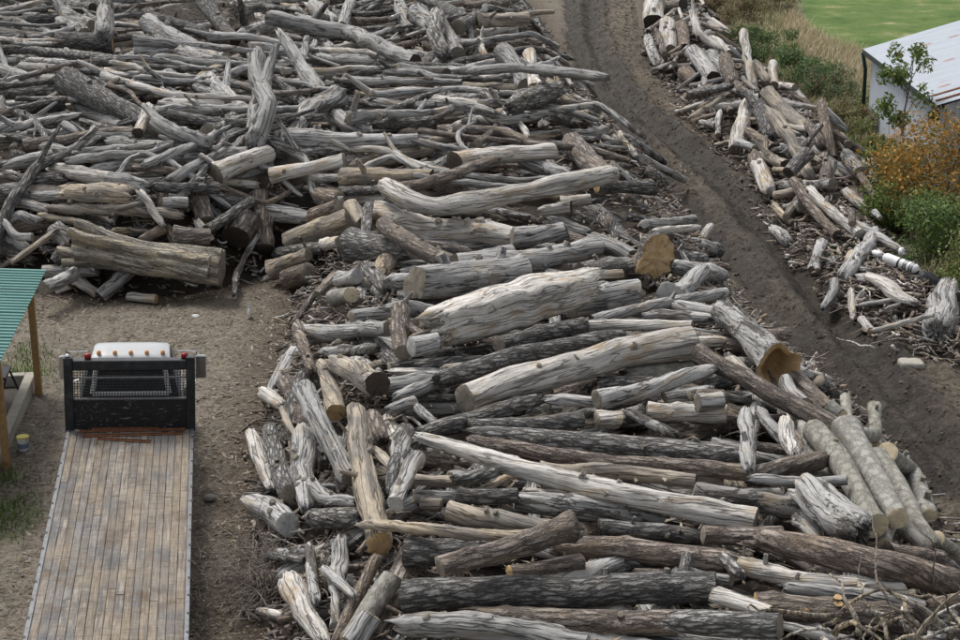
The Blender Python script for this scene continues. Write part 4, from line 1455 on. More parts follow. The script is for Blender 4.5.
ZN = {}
for li, L in enumerate(LOGS):
    seed = 1000 + li * 7
    r0 = np.random.default_rng(seed)
    P, R, st, fl = L['P'], L['R'], L['style'], L['fl']
    wpx = max(L['w'])
    lpx = sum(math.hypot(a[0] - b[0], a[1] - b[1]) for a, b in zip(L['pts'], L['pts'][1:]))
    n = int(np.clip(wpx * (1.6 if 'u' in fl else 1.0), 12, 64 if 'u' in fl else 36))
    m = int(np.clip(lpx / 2.6, 10, 110))
    rm = R.mean()
    ends = []
    for e in (0, 1):
        if 's' in fl:
            ends.append('broken')
        elif 'c' in fl or 'f' in fl or L['endm']:
            ends.append('cut')
        else:
            ends.append('cut' if r0.random() < (0.5 if rm > 0.12 else 0.3) else 'broken')
    if 'p' in fl and 'c' not in fl:
        ends = ['broken', 'broken']
    f2 = fl.replace('s', '') + ('<' if ends[0] == 'broken' else '') + ('>' if ends[1] == 'broken' else '')
    V, G, A, T, N, B, rr, LL = log_shape(P, R, st, f2, seed, n, m)
    rnd = (r0.integers(3 if st in 'wt' else 0, 7) + r0.random() * {'w': 0.42, 't': 0.6}.get(st, 0.85)) / 7.77      # paler kinds keep less bark
    loc = A.mean(0)
    kind = 'plank' if 'p' in fl else 'branch' if rm < 0.115 else 'billet' if LL < 4.2 * rm * 2 and LL < 2.2 else 'log'
    if 's' in fl and 'p' not in fl and rm > 0.2 and LL < 3.2:
        kind = 'stump'
    feats = 'with fresh sawn ends' if 'f' in fl else 'with ragged ends' if ends == ['broken', 'broken'] else 'with knots' if 'k' in fl else ''
    z, zi = zone(loc, L)
    if 'x' in fl:
        kind = 'branch' if 'limb' in L['lab'] else 'billet'
        zi = 0 if kind == 'branch' else 2
    lab = L['lab'] or auto_label(L, kind, rm, feats, z)
    vv, gg, tri = [V.reshape(-1, 3)], [G.reshape(-1, 3)], []
    nv = m * n
    for e in (0, 1):
        if ends[e] == 'broken':
            c, gc = close_end(V, G, T, -e, 0.5 * rm)
            vv.append(c[None])
            gg.append(gc[None])
            base = 0 if e == 0 else (m - 1) * n
            for i in range(n):
                a, b = base + i, base + (i + 1) % n
                tri.append([nv, b, a] if e == 0 else [nv, a, b])
            nv += 1
    Fs = [ring_quads(m, n)] + ([np.array(tri)] if tri else [])
    VV, GG = np.vstack(vv), np.vstack(gg)
    L['loc'], L['kind'], L['label'] = loc, kind, lab
    root = L['obj'] = obj(kind, mesh(kind, VV - loc, Fs, W[st], attrs={'grain': GG, 'rnd': np.full(len(VV), rnd)}),
               label=lab, cat='log' if kind == 'billet' else kind, loc=tuple(loc),
               group=('logs and branches in the ' + ('far pile', 'pile beside the truck', 'scrap heap across the track')[zi]))
    if 'u' in fl:                       # several stems grown together, parting at the narrow end
        x_ = np.linspace(0, 1, m)[::4]
        for j in range(7):
            tj = 0.5 + j * 6.283 / 7 + r0.normal(0, 0.1)
            off_ = rm * (0.60 + 0.75 * (1 - x_) ** 3.0)
            Q_ = A[::4] + (math.cos(tj) * N[::4] + math.sin(tj) * B[::4]) * off_[:, None] - (T[::4] * (0.35 * r0.random() * (1 - x_))[:, None])
            Q_[:, 2] = np.maximum(Q_[:, 2], 0.2)
            V2, G2, A2, T2, N2, B2, rr2, _ = log_shape(Q_, rm * np.linspace(0.30, 0.46, len(Q_)), st, '', seed + 200 + j, 20, 48)
            vv2, gg2 = [V2.reshape(-1, 3)], [G2.reshape(-1, 3)]
            Fq, Ft, o_ = [ring_quads(48, 20)], [], 960
            mi = [0] * len(Fq[0])
            for e in (0, 1):
                v, g, q, t = end_disc(V2, G2, A2, T2, e, 0.0, seed + j)
                vv2.append(v)
                gg2.append(g)
                Fq.append(q + o_)
                Ft.append(t + o_)
                o_ += len(v)
            nq2, nt2 = sum(map(len, Fq)), sum(map(len, Ft))
            mi = mi + [1] * (nq2 - len(mi)) + [1] * nt2
            V_ = np.vstack(vv2) - loc
            obj('stem', mesh('stem', V_, [np.vstack(Fq), np.vstack(Ft)], [W[st], E['cream' if j == 2 else 'grey']], mi,
                             {'grain': np.vstack(gg2), 'rnd': np.full(len(V_), (rnd + 0.07 * j) % 1)}), root)
    em = L['endm'] if L['endm'] in E else ''
    for e in (0, 1):
        if ends[e] != 'cut':
            continue
        if not em:
            em_ = 'fresh' if 'f' in fl else ('cream' if st == 'm' else r0.choice(['grey', 'grey', 'grey', 'white', 'dark'] if st in 'gw' else ['grey', 'grey', 'dark']))
        else:
            em_ = em
        if L['endm'] == 'rot':
            em_ = 'fresh' if e == 1 else 'grey'
        v, g, q, t = end_disc(V, G, A, T, -e if e == 0 else 1, r0.uniform(-0.01, 0.02), seed, 0.09 if 'i' in fl else 0.014)
        if L['endm'] == 'rot' and e == 1:
            ring = v[:n]
            cen = ring.mean(0)
            ax = T[-1]
            v = np.vstack([ring + ax * 0.004, cen + (ring - cen) * 0.78 - ax * 0.03, cen + (ring - cen) * 0.6 - ax * 0.55, (cen - ax * 0.8)[None]])
        me = mesh('cut_end', v - loc, [q, t], E['flare' if 'i' in fl and e == 1 else em_], attrs={'grain': g, 'rnd': np.full(len(v), rnd)})
        obj('cut_end', me, root)
    ns = 0
    if 'p' not in fl and 'u' not in fl:
        ns = 5 if 'k' in fl and '~' not in fl and rm > 0.2 else (r0.integers(0, 4) if rm > 0.12 and LL > 1.5 else 0)
    if 'u' in fl:
        ns = 0
    if 'x' in fl:
        ns = int(r0.integers(1, 3)) if kind == 'branch' else 0
    for s in range(ns):
        stub(V, A, T, N, B, rr, seed + 50 + s, st, em if em in ('fresh', 'cream') else 'grey', root, loc, rnd, limb=(0 if 'u' in fl else 0 if 'k' in fl or st in 'bmo' else 2 if s == 0 and 'c' not in fl and zi != 1 and r0.random() < 0.75 else 1 if s < 2 and r0.random() < 0.25 else 0))

# where two automatic labels agree, say what the log lies beside
heroes = [h for h in LOGS if h['lab'] and 'x' not in h['fl'] and len(short_name(h['lab']).split()) > 2]
from collections import Counter
for L in LOGS:
    if 'x' in L['fl']:
        side_ = L['kind'] == 'billet'
        pool = [h for h in heroes if (h['pts'][0][0] > 630 and h['pts'][0][1] < 330 and h['loc'][0] > 4) == side_]
        near_ = short_name(min(pool, key=lambda h: np.linalg.norm(h['loc'] - L['loc']))['lab'])
        rm_ = L['R'].mean()
        if side_:
            L['label'] = '%s %s length of wood jumbled beside the %s' % ('thick' if rm_ > 0.13 else 'thin' if rm_ < 0.095 else 'short', ADJ[L['style']], near_)
        else:
            L['label'] = '%s crooked %s limb strewn beside the %s' % ('thin' if rm_ < 0.10 else 'stout', ADJ[L['style']], near_)
        L['obj']['label'] = L['label']
for rnk in range(3):
    cnt_ = Counter(L['label'] for L in LOGS)
    for L in LOGS:
        if L['lab'] or cnt_[L['label']] < 2:
            continue
        hs_ = sorted(heroes, key=lambda h: np.linalg.norm(h['loc'] - L['loc']))
        core = auto_label(L, L['kind'], L['R'].mean(), '', '').rsplit(' on the', 1)[0]
        L['new'] = ' '.join((core + ' beside the ' + short_name(hs_[rnk]['lab'])).split())
    for L in LOGS:
        if 'new' in L:
            L['label'] = L.pop('new')
            L['obj']['label'] = L['label']

# logs buried deeper in the piles: more than anyone could count
mids = np.array([L['P'].mean(0) for L in LOGS])
dirs = np.array([L['P'][-1] - L['P'][0] for L in LOGS])
dirs /= np.linalg.norm(dirs, axis=1, keepdims=True)
STY = 'gdbwtm'
bv, bg_, bq, bt, bm, br_, off = [], [], [], [], [], [], 0
r0 = np.random.default_rng(77)
tries = 0
cnt = 0
while cnt < 1700 and tries < 16000:
    tries += 1
    if tries % 5 == 0:
        k = r0.integers(len(SIDE))
        x, y = SIDE[:, 0].min() + r0.random() * np.ptp(SIDE[:, 0]), SIDE[:, 1].min() + r0.random() * np.ptp(SIDE[:, 1])
    else:
        x, y = r0.uniform(-24, 11), 18 + 72 * r0.random() ** 1.4
    s = grid(SURF, x, y)
    if s < (0.2 if tries % 5 == 0 else 0.35) or abs((x / (y * CP)) * F) > 560:
        continue
    side = grid(S_SIDE, x, y) > 0.1
    i = np.argmin(((mids[:, :2] - [x, y]) ** 2).sum(1))
    a = math.atan2(dirs[i, 1], dirs[i, 0]) + r0.normal(0, 0.45 if not side else 0.9)
    ln = r0.uniform(0.9, 3.8) * (0.42 if side else 1)
    r = (0.07 + 0.2 * r0.random() ** 1.6) * (0.75 if side else 1)
    d = np.array([math.cos(a), math.sin(a)]) * ln / 2
    e0, e1 = np.array([x, y]) - d, np.array([x, y]) + d
    z0, z1 = grid(SURF, *e0), grid(SURF, *e1)
    if min(z0, z1) < 0.12:
        continue
    dep = r + 0.02 + (r0.uniform(0.0, 0.22) if r0.random() < 0.55 else r0.uniform(0.25, 0.6))
    P = np.array([[*e0, z0 - dep], [*e1, z1 - dep]])
    st = r0.choice(list(STY), p=[.40, .25, .17, .09, .08, .01])
    n, m = 12, 14
    V, G, A, T, N, B, rr, LL = log_shape(P, np.array([r * 1.1, r * 0.8]), st, '<>' if r0.random() < 0.4 else '', 5000 + cnt, n, m)
    V = np.vstack([V.reshape(-1, 3), V[0].mean(0)[None], V[-1].mean(0)[None]])
    G = np.vstack([G.reshape(-1, 3), G[0].mean(0)[None], G[-1].mean(0)[None]])
    nq = ring_quads(m, n)
    t = np.array([[m * n, (j + 1) % n, j] for j in range(n)] + [[m * n + 1, (m - 1) * n + j, (m - 1) * n + (j + 1) % n] for j in range(n)])
    bv.append(V)
    bg_.append(G)
    bq.append(nq + off)
    bt.append(t + off)
    bm.append((STY.index(st), len(nq), len(t), r0.random() < 0.5))
    br_.append(np.full(len(V), r0.random()))
    off += len(V)
    cnt += 1
qm = np.concatenate([np.full(a, k) for k, a, b, c in bm])
tm = np.concatenate([np.full(b, 6 if c else 7) for k, a, b, c in bm])
# splinters, bark slabs and short broken ends that cover the heaps' slopes
def broken(n, seed, A_, lo, hi, name, style, label, lens, rads):
    r1 = np.random.default_rng(seed)
    idx = np.argwhere((A_ > lo) & (A_ < hi) & (np.abs(GXX / (GYY * CP) * F) < 540) & (GYY < 90))
    w_ = 1.0 / (GYY[idx[:, 0], 0] ** 0.8)
    k_ = idx[r1.choice(len(idx), n, p=w_ / w_.sum())]
    p_ = np.stack([GX[k_[:, 1]], GY[k_[:, 0]]], -1) + r1.uniform(-0.2, 0.2, (n, 2))
    z_ = np.maximum(grid(SURF, p_[:, 0], p_[:, 1]) * 0.82 - 0.04, 0.0) + 0.02 + 0.05 * r1.random(n)
    a_ = r1.uniform(0, 6.28, n)
    d_ = np.stack([np.cos(a_), np.sin(a_), r1.normal(0, 0.22, n)], -1)
    d_ /= np.linalg.norm(d_, axis=1, keepdims=True)
    sticks(name, np.column_stack([p_, z_]), d_, lens[0] + lens[1] * r1.random(n) ** 2, rads[0] + rads[1] * r1.random(n) ** 2, W[style], seed, curve=0.25, seg=4, nside=5,
           label=label, cat='splinters')


BURIED = (mesh('buried_logs', np.vstack(bv), [np.vstack(bq), np.vstack(bt)], [W[s] for s in STY] + [E['grey'], E['dark']],
                        np.concatenate([qm, tm]), {'grain': np.vstack(bg_), 'rnd': np.concatenate(br_)}),
    dict(label='jumbled smaller logs half buried under the upper logs of the piles', cat='logs', kind='stuff'))


obj('buried_logs', BURIED[0], **BURIED[1])


def sticks(name, pts, dirs_, lens, rads, mat, seed, curve=0.15, seg=4, nside=3, **kw):
    """many thin curved sticks as one mass"""
    r0 = np.random.default_rng(seed)
    n = len(pts)
    u = np.linspace(-0.5, 0.5, seg)
    side = np.cross(dirs_, r0.normal(size=(n, 3)))
    side /= np.linalg.norm(side, axis=1, keepdims=True) + 1e-9
    s2 = np.cross(dirs_, side)
    cv = r0.normal(0, curve, n)
    ctr = pts[:, None] + dirs_[:, None] * (u[None, :, None] * lens[:, None, None]) + side[:, None] * ((u ** 2)[None, :, None] * (cv * lens)[:, None, None] * 2)
    th = np.linspace(0, 2 * math.pi, nside, endpoint=False)
    tap = np.linspace(1.1, 0.55, seg)
    V = ctr[:, :, None] + (rads[:, None] * tap[None])[:, :, None, None] * (np.cos(th)[None, None, :, None] * side[:, None, None] + np.sin(th)[None, None, :, None] * s2[:, None, None])
    q = ring_quads(seg, nside)
    if nside > 3:
        q = np.vstack([q, [[0, 3, 2, 1], [(seg - 1) * nside + k for k in (0, 1, 2, 3)]]])
    Q = (q[None] + (np.arange(n) * seg * nside)[:, None, None]).reshape(-1, 4)
    V = V.reshape(-1, 3)
    G = np.stack([np.zeros(len(V)), np.zeros(len(V)), np.tile(np.repeat(u, nside), n) * np.repeat(lens, seg * nside)], -1)
    return obj(name, mesh(name, V, [Q], mat, attrs={'rnd': np.repeat(r0.random(n), seg * nside), 'grain': G}), kind='stuff', **kw)


def scatter_pile(n, seed, zoff=(-0.25, 0.1)):
    r0 = np.random.default_rng(seed)
    P = []
    while len(P) < n:
        x, y = r0.uniform(-22, 19), 19 + 65 * r0.random() ** 1.5
        s = grid(SURF, x, y)
        if s > 0.05 and abs(x / (y * CP) * F) < 540:
            P.append((x, y, s + r0.uniform(*zoff)))
    return np.array(P)


r0 = np.random.default_rng(5)
pp = scatter_pile(3000, 6, (-0.4, -0.05))
dd = r0.normal(size=(3000, 3)) * [1, 0.6, 0.16]
dd /= np.linalg.norm(dd, axis=1, keepdims=True)
sticks('loose_branches', pp, dd, 0.2 + 1.0 * r0.random(3000) ** 2, 0.006 + 0.022 * r0.random(3000) ** 2, W['b'], 9, curve=0.4, seg=6,
       label='loose thin sticks and splinters caught between the logs', cat='sticks')

broken(5200, 81, S_SIDE, 0.02, 9, 'heap_splinters', 'b', 'brown splinters and bark slabs covering the scrap heap across the track', (0.10, 0.7), (0.012, 0.05))
broken(1200, 82, S_SIDE, 0.02, 9, 'pale_splinters', 'w', 'pale broken wood splinters strewn over the scrap heap across the track', (0.10, 0.6), (0.010, 0.04))
broken(4200, 83, np.where((S_MAIN > 0) & (d1 < 3.2), S_MAIN, 0), 0.02, 2.6, 'slope_splinters', 'b', 'brown splinters and bark slabs on the slopes of the log pile', (0.10, 0.7), (0.012, 0.045))
broken(1800, 84, np.where((S_MAIN > 0) & (d1 < 3.2), S_MAIN, 0), 0.02, 2.6, 'slope_chips', 'g', 'grey broken wood splinters on the slopes of the log pile', (0.10, 0.6), (0.010, 0.04))

# ------------------------------------------------------------------ flatbed truck
yaw, roll = math.radians(8.6), math.radians(2.6)
o3 = at_z(128, 429, 1.2)
truck = empty('flatbed_truck', (o3[0], o3[1], 0.0), (0, roll, yaw), label='white-cabbed flatbed truck with worn plank bed and black headboard', cat='truck')
ZB = 1.2                       # top of the bed
BW, BL = 1.225, 9.3


def plank_mat(name, c1, c2, c3):
    t = NT(name)
    p = t.objco()
    rnd = t.n('ShaderNodeObjectInfo').outputs['Random']
    off = t.n('ShaderNodeCombineXYZ')
    t.set(off.inputs[0], t.math('MULTIPLY', rnd, 31.0))
    t.set(off.inputs[1], t.math('MULTIPLY', rnd, 57.0))
    g = t.n('ShaderNodeVectorMath', operation='ADD')
    t.set(g.inputs[0], p)
    t.set(g.inputs[1], off.outputs[0])
    g = g.outputs[0]
    f1 = t.noise(t.scale(g, (34, 1.6, 20)), 1, 6, 0.7, 0.3)
    f2 = t.noise(t.scale(g, (5, 1.4, 5)), 1, 5, 0.7)
    wp = t.noise(p, 0.75, 5, 0.65)                       # wear patches across all planks
    sc_ = t.noise(t.scale(p, (3.0, 26, 3)), 1, 4, 0.7)   # scrapes across the grain
    col = t.ramp(t.math('ADD', t.math('MULTIPLY', f1, 0.55), t.math('MULTIPLY', f2, 0.45)), [(0.34, c1), (0.5, c2), (0.66, c3)])
    col = t.mix(t.rng(t.noise(t.scale(g, (6, 0.5, 5), (3, 3, 3)), 1, 5, 0.7), 0.50, 0.58, 0, 0.85), col, t.mix(f1, (.055, .06, .07), (.19, .19, .195)))
    col = t.mix(t.rng(wp, 0.42, 0.62, 0, 0.6), col, t.mix(t.rng(f1, 0.3, 0.7), (.18, .135, .092), (.38, .31, .225)))
    col = t.mix(t.rng(sc_, 0.54, 0.66, 0, 0.75), col, (.085, .085, .09))
    col = t.mix(t.rng(t.noise(t.scale(p, (4, 18, 3), (7, 3, 1)), 1, 4, 0.7), 0.58, 0.72, 0, 0.55), col, (.42, .38, .32))
    col = t.mix(t.rng(t.noise(p, 1.3, 6, 0.75), 0.52, 0.66, 0, 0.7), col, (.12, .085, .06))
    hv = t.n('ShaderNodeHueSaturation')
    t.set(hv.inputs['Color'], col)
    t.set(hv.inputs['Value'], t.rng(rnd, 0, 1, 0.82, 1.0))
    t.set(hv.inputs['Saturation'], t.rng(rnd, 0, 1, 1.05, 0.7))
    return t.done(hv.outputs[0], 0.9, t.bump(t.math('ADD', f1, t.math('MULTIPLY', sc_, 0.4)), 0.7, 0.015))


PLK = [plank_mat('worn_oak_deck', (.075, .062, .050), (.235, .20, .16), (.40, .355, .295)),
       plank_mat('grey_oak_deck', (.06, .06, .062), (.165, .16, .155), (.30, .29, .275))]
r0 = np.random.default_rng(3)
npl = 17
pw = (2 * BW - 0.16) / npl
for i in range(npl):
    x0 = -BW + 0.08 + i * pw
    cuts = [-0.06, -r0.uniform(2.4, 4.6), -r0.uniform(5.8, 7.4), -BL]
    for a, b in zip(cuts, cuts[1:]):
        if i in (13, 15) and a == -0.06:        # two holes where a plank has broken away
            segs = [(a, -0.10), (-0.34, b)]
        else:
            segs = [(a, b)]
        for s0, s1 in segs:
            dz = r0.uniform(-0.006, 0.006)
            x1 = x0 + pw
            seg = 7
            mb = MB()
            ys = np.linspace(s0 - 0.004, s1 + 0.004, seg)
            e = 0.002 + 0.003 * r0.random(seg)
            e2 = 0.002 + 0.003 * r0.random(seg)
            zt = ZB + dz + 0.004 * r0.normal(size=seg)
            rows = np.stack([np.stack([x0 + e, ys, zt * 0 + ZB - 0.05], -1), np.stack([x0 + e, ys, zt - 0.006], -1), np.stack([x0 + e + 0.008, ys, zt], -1),
                             np.stack([x1 - e2 - 0.008, ys, zt], -1), np.stack([x1 - e2, ys, zt - 0.006], -1), np.stack([x1 - e2, ys, zt * 0 + ZB - 0.05], -1)], 1)
            mb.add(rows.reshape(-1, 3), ring_quads(seg, 6)[:, ::-1], [])
            mb.add(rows[0], [[0, 1, 4, 5], [1, 2, 3, 4]])
            mb.add(rows[-1], [[5, 4, 1, 0], [4, 3, 2, 1]])
            mb.build('deck_plank', PLK[1] if r0.random() < 0.33 else PLK[0], truck)
fr = MB()
for s in (-1, 1):
    fr.box((s * (BW - 0.078), -BL, ZB - 0.16), (s * BW, 0, ZB + 0.012), 0.008)
    fr.box((s * 0.55, -BL, ZB - 0.32), (s * 0.40, 1.2, ZB - 0.12), 0.01)
    fr.box((s * 0.45, 1.2, 0.62), (s * 0.36, 3.4, 0.80), 0.01)
for y in np.arange(-BL + 0.1, 0, 0.6):
    fr.box((-BW + 0.08, y, ZB - 0.15), (BW - 0.08, y + 0.07, ZB - 0.055))
fr.build('bed_frame', M['grey_steel'], truck)
for s in (-1, 1):
    for k, y in enumerate(np.arange(-0.45, -BL, -0.61)):
        MB().box((s * (BW - 0.045), y, ZB - 0.11), (s * (BW + 0.008), y - 0.085, ZB + 0.016), 0.006).build('stake_pocket', M['black_steel'], truck)
# headboard
head = obj('headboard', None, truck, label='black steel headboard with mesh screen')
for s in (-1, 1):
    MB().box((s * (BW + 0.03), -0.06, ZB - 0.05), (s * (BW - 0.14), 0.10, ZB + 1.50), 0.012).build('headboard_post', M['black_steel'], head)
MB().box((-BW + 0.14, -0.055, ZB + 1.24), (BW - 0.14, 0.15, ZB + 1.44), 0.015).build('top_beam', M['black_steel'], head)
MB().box((-BW + 0.14, -0.03, ZB + 1.06), (BW - 0.14, 0.02, ZB + 1.095), 0.006).build('rail', M['grey_steel'], head)
MB().box((-BW + 0.14, -0.03, ZB + 0.62), (BW - 0.14, 0.02, ZB + 0.655), 0.006).build('rail', M['grey_steel'], head)
t = NT('scratched_black_plate')
p = t.objco()
s1 = t.rng(t.noise(t.scale(p, (5, 5, 22)), 1, 5, 0.75, 0.6), 0.58, 0.66)
s2 = t.rng(t.noise(t.scale(p, (20, 5, 5), (2, 2, 2)), 1, 5, 0.75, 0.8), 0.62, 0.68)
col = t.mix(t.math('MAXIMUM', s1, s2), (.014, .015, .016), (.16, .165, .165))
MB().box((-BW + 0.14, -0.01, ZB + 0.0), (BW - 0.14, 0.008, ZB + 0.62)).build('plate', t.done(col, 0.5), head)
sc_ = MB()
for x in np.arange(-BW + 0.16, BW - 0.14, 0.055):
    sc_.box((x, -0.006, ZB + 0.65), (x + 0.012, 0.006, ZB + 1.24))
for z in np.arange(ZB + 0.68, ZB + 1.24, 0.055):
    sc_.box((-BW + 0.14, -0.005, z), (BW - 0.14, 0.005, z + 0.012))
sc_.build('mesh_screen', M['black_steel'], head)
for x in (-0.80, 1.05):
    m_ = MB().tube([(x, 0.10, ZB + 1.44), (x, 0.10, ZB + 1.47), (x, 0.10, ZB + 1.53), (x, 0.10, ZB + 1.545)], [0.055, 0.07, 0.065, 0.03], 14)
    m_.build('red_lamp', M['red_lens'], head, smooth=True)
MB().tube([(-BW + 0.05, 0.02, ZB + 1.50), (-BW + 0.05, 0.02, ZB + 1.53), (-BW + 0.05, 0.02, ZB + 1.56)], [0.05, 0.05, 0.02], 12).build('work_light', M['chrome'], head, smooth=True)
# cab
cab_y0 = 0.30
prof = [(0.30, 1.00), (0.30, 1.75), (0.36, 2.15), (0.44, 2.46), (0.58, 2.56), (1.15, 2.585), (1.42, 2.52), (2.00, 1.85), (3.0, 1.60), (3.30, 1.45), (3.4, 0.85)]
hw = [0.98, 0.99, 0.95, 0.84, 0.76, 0.74, 0.74, 0.93, 0.84, 0.80, 0.80]
xs = np.array([-1, -0.93, -0.6, 0, 0.6, 0.93, 1])
rows = np.array([[[x * w, y, z - (0.05 if abs(x) == 1 else 0.012 if abs(x) > 0.9 else 0)] for x in xs] for (y, z), w in zip(prof, hw)])
nc = len(xs)
cq = np.array([[i * nc + j, i * nc + j + 1, (i + 1) * nc + j + 1, (i + 1) * nc + j] for i in range(len(prof) - 1) for j in range(nc - 1)])[:, ::-1]
cb = MB().add(rows.reshape(-1, 3), cq)
for s, j in ((-1, 0), (1, nc - 1)):
    lo = rows[:, j].copy()
    lo[:, 2] = 0.75
    a = np.vstack([rows[:, j], lo])
    k = len(prof)
    f = np.array([[i, i + 1, k + i + 1, k + i] for i in range(k - 1)])
    cb.add(a, f if s < 0 else f[:, ::-1])
cab = cb.build('cab', M['white_paint'], truck, smooth=True)
MB().add([(-0.94, 0.285, 1.0), (0.94, 0.285, 1.0), (0.93, 0.285, 1.80), (0.80, 0.40, 2.42), (-0.80, 0.40, 2.42), (-0.93, 0.285, 1.80)], [[5, 2, 1, 0], [4, 3, 2, 5]]).build('rear_panel', M['black_steel'], cab)
MB().add([(-0.72, 0.270, 1.86), (0.72, 0.270, 1.86), (0.64, 0.360, 2.34), (-0.64, 0.360, 2.34)], [[3, 2, 1, 0]]).build('rear_window', M['glass'], cab)
wf = MB()
for a, b in (((-0.74, .262, 1.84), (0.74, .262, 1.84)), ((0.74, .262, 1.84), (0.66, .345, 2.36)), ((0.66, .345, 2.36), (-0.66, .345, 2.36)), ((-0.66, .345, 2.36), (-0.74, .262, 1.84))):
    wf.tube([a, b], 0.05, 8)
wf.build('window_seal', M['white_plastic'], cab)
MB().add([(-0.70, 1.47, 2.49), (0.70, 1.47, 2.49), (0.84, 1.96, 1.93), (-0.84, 1.96, 1.93)], [[0, 3, 2, 1]]).build('windscreen', M['glass'], cab)
for s in (-1, 1):
    MB().box((s * 0.94, 0.55, 0.95), (s * 1.0, 1.75, 1.80), 0.03).build('door', M['white_paint'], cab)
    v = [(s * 0.93, 0.60, 1.82), (s * 0.93, 1.85, 1.82), (s * 0.80, 1.40, 2.42), (s * 0.82, 0.66, 2.42)]
    MB().add(v, [[0, 1, 2, 3]]).build('side_window', M['glass'], cab)
    mr = MB().tube([(s * 0.95, 1.55, 1.75), (s * 1.27, 1.50, 1.65), (s * 1.27, 1.50, 2.30), (s * 0.90, 1.50, 2.30)], 0.014, 6)
    mr.build('mirror_bracket', M['chrome'], cab)
    mm = MB().box((s * 1.25, 1.44, 1.72), (s * 1.47, 1.52, 2.22), 0.02).build('mirror', M['white_paint'], cab)
    MB().box((s * 1.265, 1.434, 1.75), (s * 1.455, 1.4395, 2.19)).build('mirror_glass', M['chrome'], mm)
    for ww, yy in ((1.02, 2.75), (0.98, -5.6), (0.98, -6.9)):
        pr = [(-0.13, 0.34), (-0.14, 0.46), (-0.10, 0.5), (0.10, 0.5), (0.14, 0.46), (0.13, 0.34)]
        n = 28
        th = np.linspace(0, 2 * math.pi, n, endpoint=False)
        V = np.array([[[s * ww * 0.93 + a, yy + math.cos(q) * r, 0.5 + math.sin(q) * r] for q in th] for a, r in pr])
        ty = MB().add(V.reshape(-1, 3), ring_quads(6, n)).build('wheel', M['rubber'], truck, smooth=True)
        V = np.array([[[s * ww * 0.93 + s * a, yy + math.cos(q) * r, 0.5 + math.sin(q) * r] for q in th] for a, r in ((0.125, 0.345), (0.09, 0.30), (0.02, 0.16), (0.05, 0.001))])
        MB().add(V.reshape(-1, 3), ring_quads(4, n)).build('rim', M['grey_steel'], ty, smooth=True)
for x in (-0.62, -0.31, 0, 0.31, 0.62):
    MB().tube([(x, 0.60, 2.54), (x, 0.60, 2.59), (x, 0.60, 2.62), (x, 0.60, 2.635)], [0.042, 0.045, 0.035, 0.012], 12).build('marker_lamp', M['amber_lens'], cab, smooth=True)
MB().box((-0.95, 3.5, 0.55), (0.95, 3.72, 0.80), 0.03).build('bumper', M['chrome'], truck)
# rusty bars lying on the deck: things of their own
RT = Matrix.Translation(truck.location) @ truck.rotation_euler.to_matrix().to_4x4()
bars = [((-0.98, -0.16), (1.06, -0.12), 'long rusty angle iron lying against the headboard plate'),
        ((-0.92, -0.40), (1.0, -0.33), 'long rusty bar in the middle of the bars on the deck'),
        ((-0.62, -0.55), (0.40, -0.74), 'shorter rusty bar lying askew below the other bars'),
        ((-0.75, -0.055), (0.55, -0.06), 'rusty bar tucked closest under the scratched plate')]
for (a, b, lab) in bars:
    d = np.array([b[0] - a[0], b[1] - a[1]])
    ln = np.linalg.norm(d)
    loc = RT @ Vector(((a[0] + b[0]) / 2, (a[1] + b[1]) / 2, ZB + 0.01))
    mb = MB().box((-ln / 2, -0.032, 0), (ln / 2, 0.032, 0.010), 0.003).box((-ln / 2, 0.022, 0.009), (ln / 2, 0.032, 0.035), 0.003)
    o = mb.build('rusty_bar', M['rust'], loc=loc, label=lab, cat='iron bar', group='rusty bars on the truck deck')
    o.rotation_euler = (0, roll, yaw + math.atan2(d[1], d[0]))

# ------------------------------------------------------------------ open shed with a teal metal roof
sy = math.radians(5.8)
pA, pB = gp(39, 393), gp(7, 470)
shed = empty('open_shed', (pA[0], pA[1], 0), (0, 0, sy), label='open shed with ribbed teal metal roof on timber posts', cat='shed')
teal = plain('teal_painted_metal', (.10, .225, .205), 0.55, 0.0, 0.14, 2.5, 0.08, (.14, .235, .21), 0.5)
post = plain('treated_timber_post', (.30, .19, .085), 0.85, 0, 0.3, 9, 0.4, (.17, .11, .06), 0.5)
zr = 2.62
RIB = 0.205
for k in range(9):
    y1 = 1.05 - k * RIB * 4
    y0 = y1 - RIB * 4 + 0.006
    ys, zs = [], []
    for j in range(4):
        b = y1 - j * RIB
        ys += [b, b - 0.150, b - 0.163, b - 0.192]
        zs += [0, 0, 0.032, 0.032]
    ys.append(y0)
    zs.append(0.0)
    ys, zs = np.array(ys), np.array(zs)
    zoff = zr + (k % 2) * 0.004
    a = np.stack([np.full(len(ys), 0.22), ys, zs + zoff], -1)
    b = np.stack([np.full(len(ys), -6.5), ys, zs + zoff + 0.42], -1)
    n = len(ys)
    V = np.vstack([a, b, a - [0, 0, 0.012], b - [0, 0, 0.012]])
    q = [[i, i + 1, n + i + 1, n + i] for i in range(n - 1)] + [[2 * n + i, 3 * n + i, 3 * n + i + 1, 2 * n + i + 1] for i in range(n - 1)]
    q += [[i, 2 * n + i, 2 * n + i + 1, i + 1] for i in range(n - 1)]
    MB().add(V, q).build('roof_panel', teal, shed)
L12 = Matrix.Rotation(-sy, 3, 'Z') @ Vector((pB[0] - pA[0], pB[1] - pA[1], 0))
for yy in (0, L12.y, L12.y * 2):
    xx = L12.x * yy / L12.y
    MB().box((xx - 0.075, yy - 0.075, -0.1), (xx + 0.075, yy + 0.075, zr - 0.03), 0.01).build('post', post, shed)
    MB().box((-6.3, yy - 0.075, -0.1), (-6.15, yy + 0.075, zr + 0.30), 0.01).build('post', post, shed)
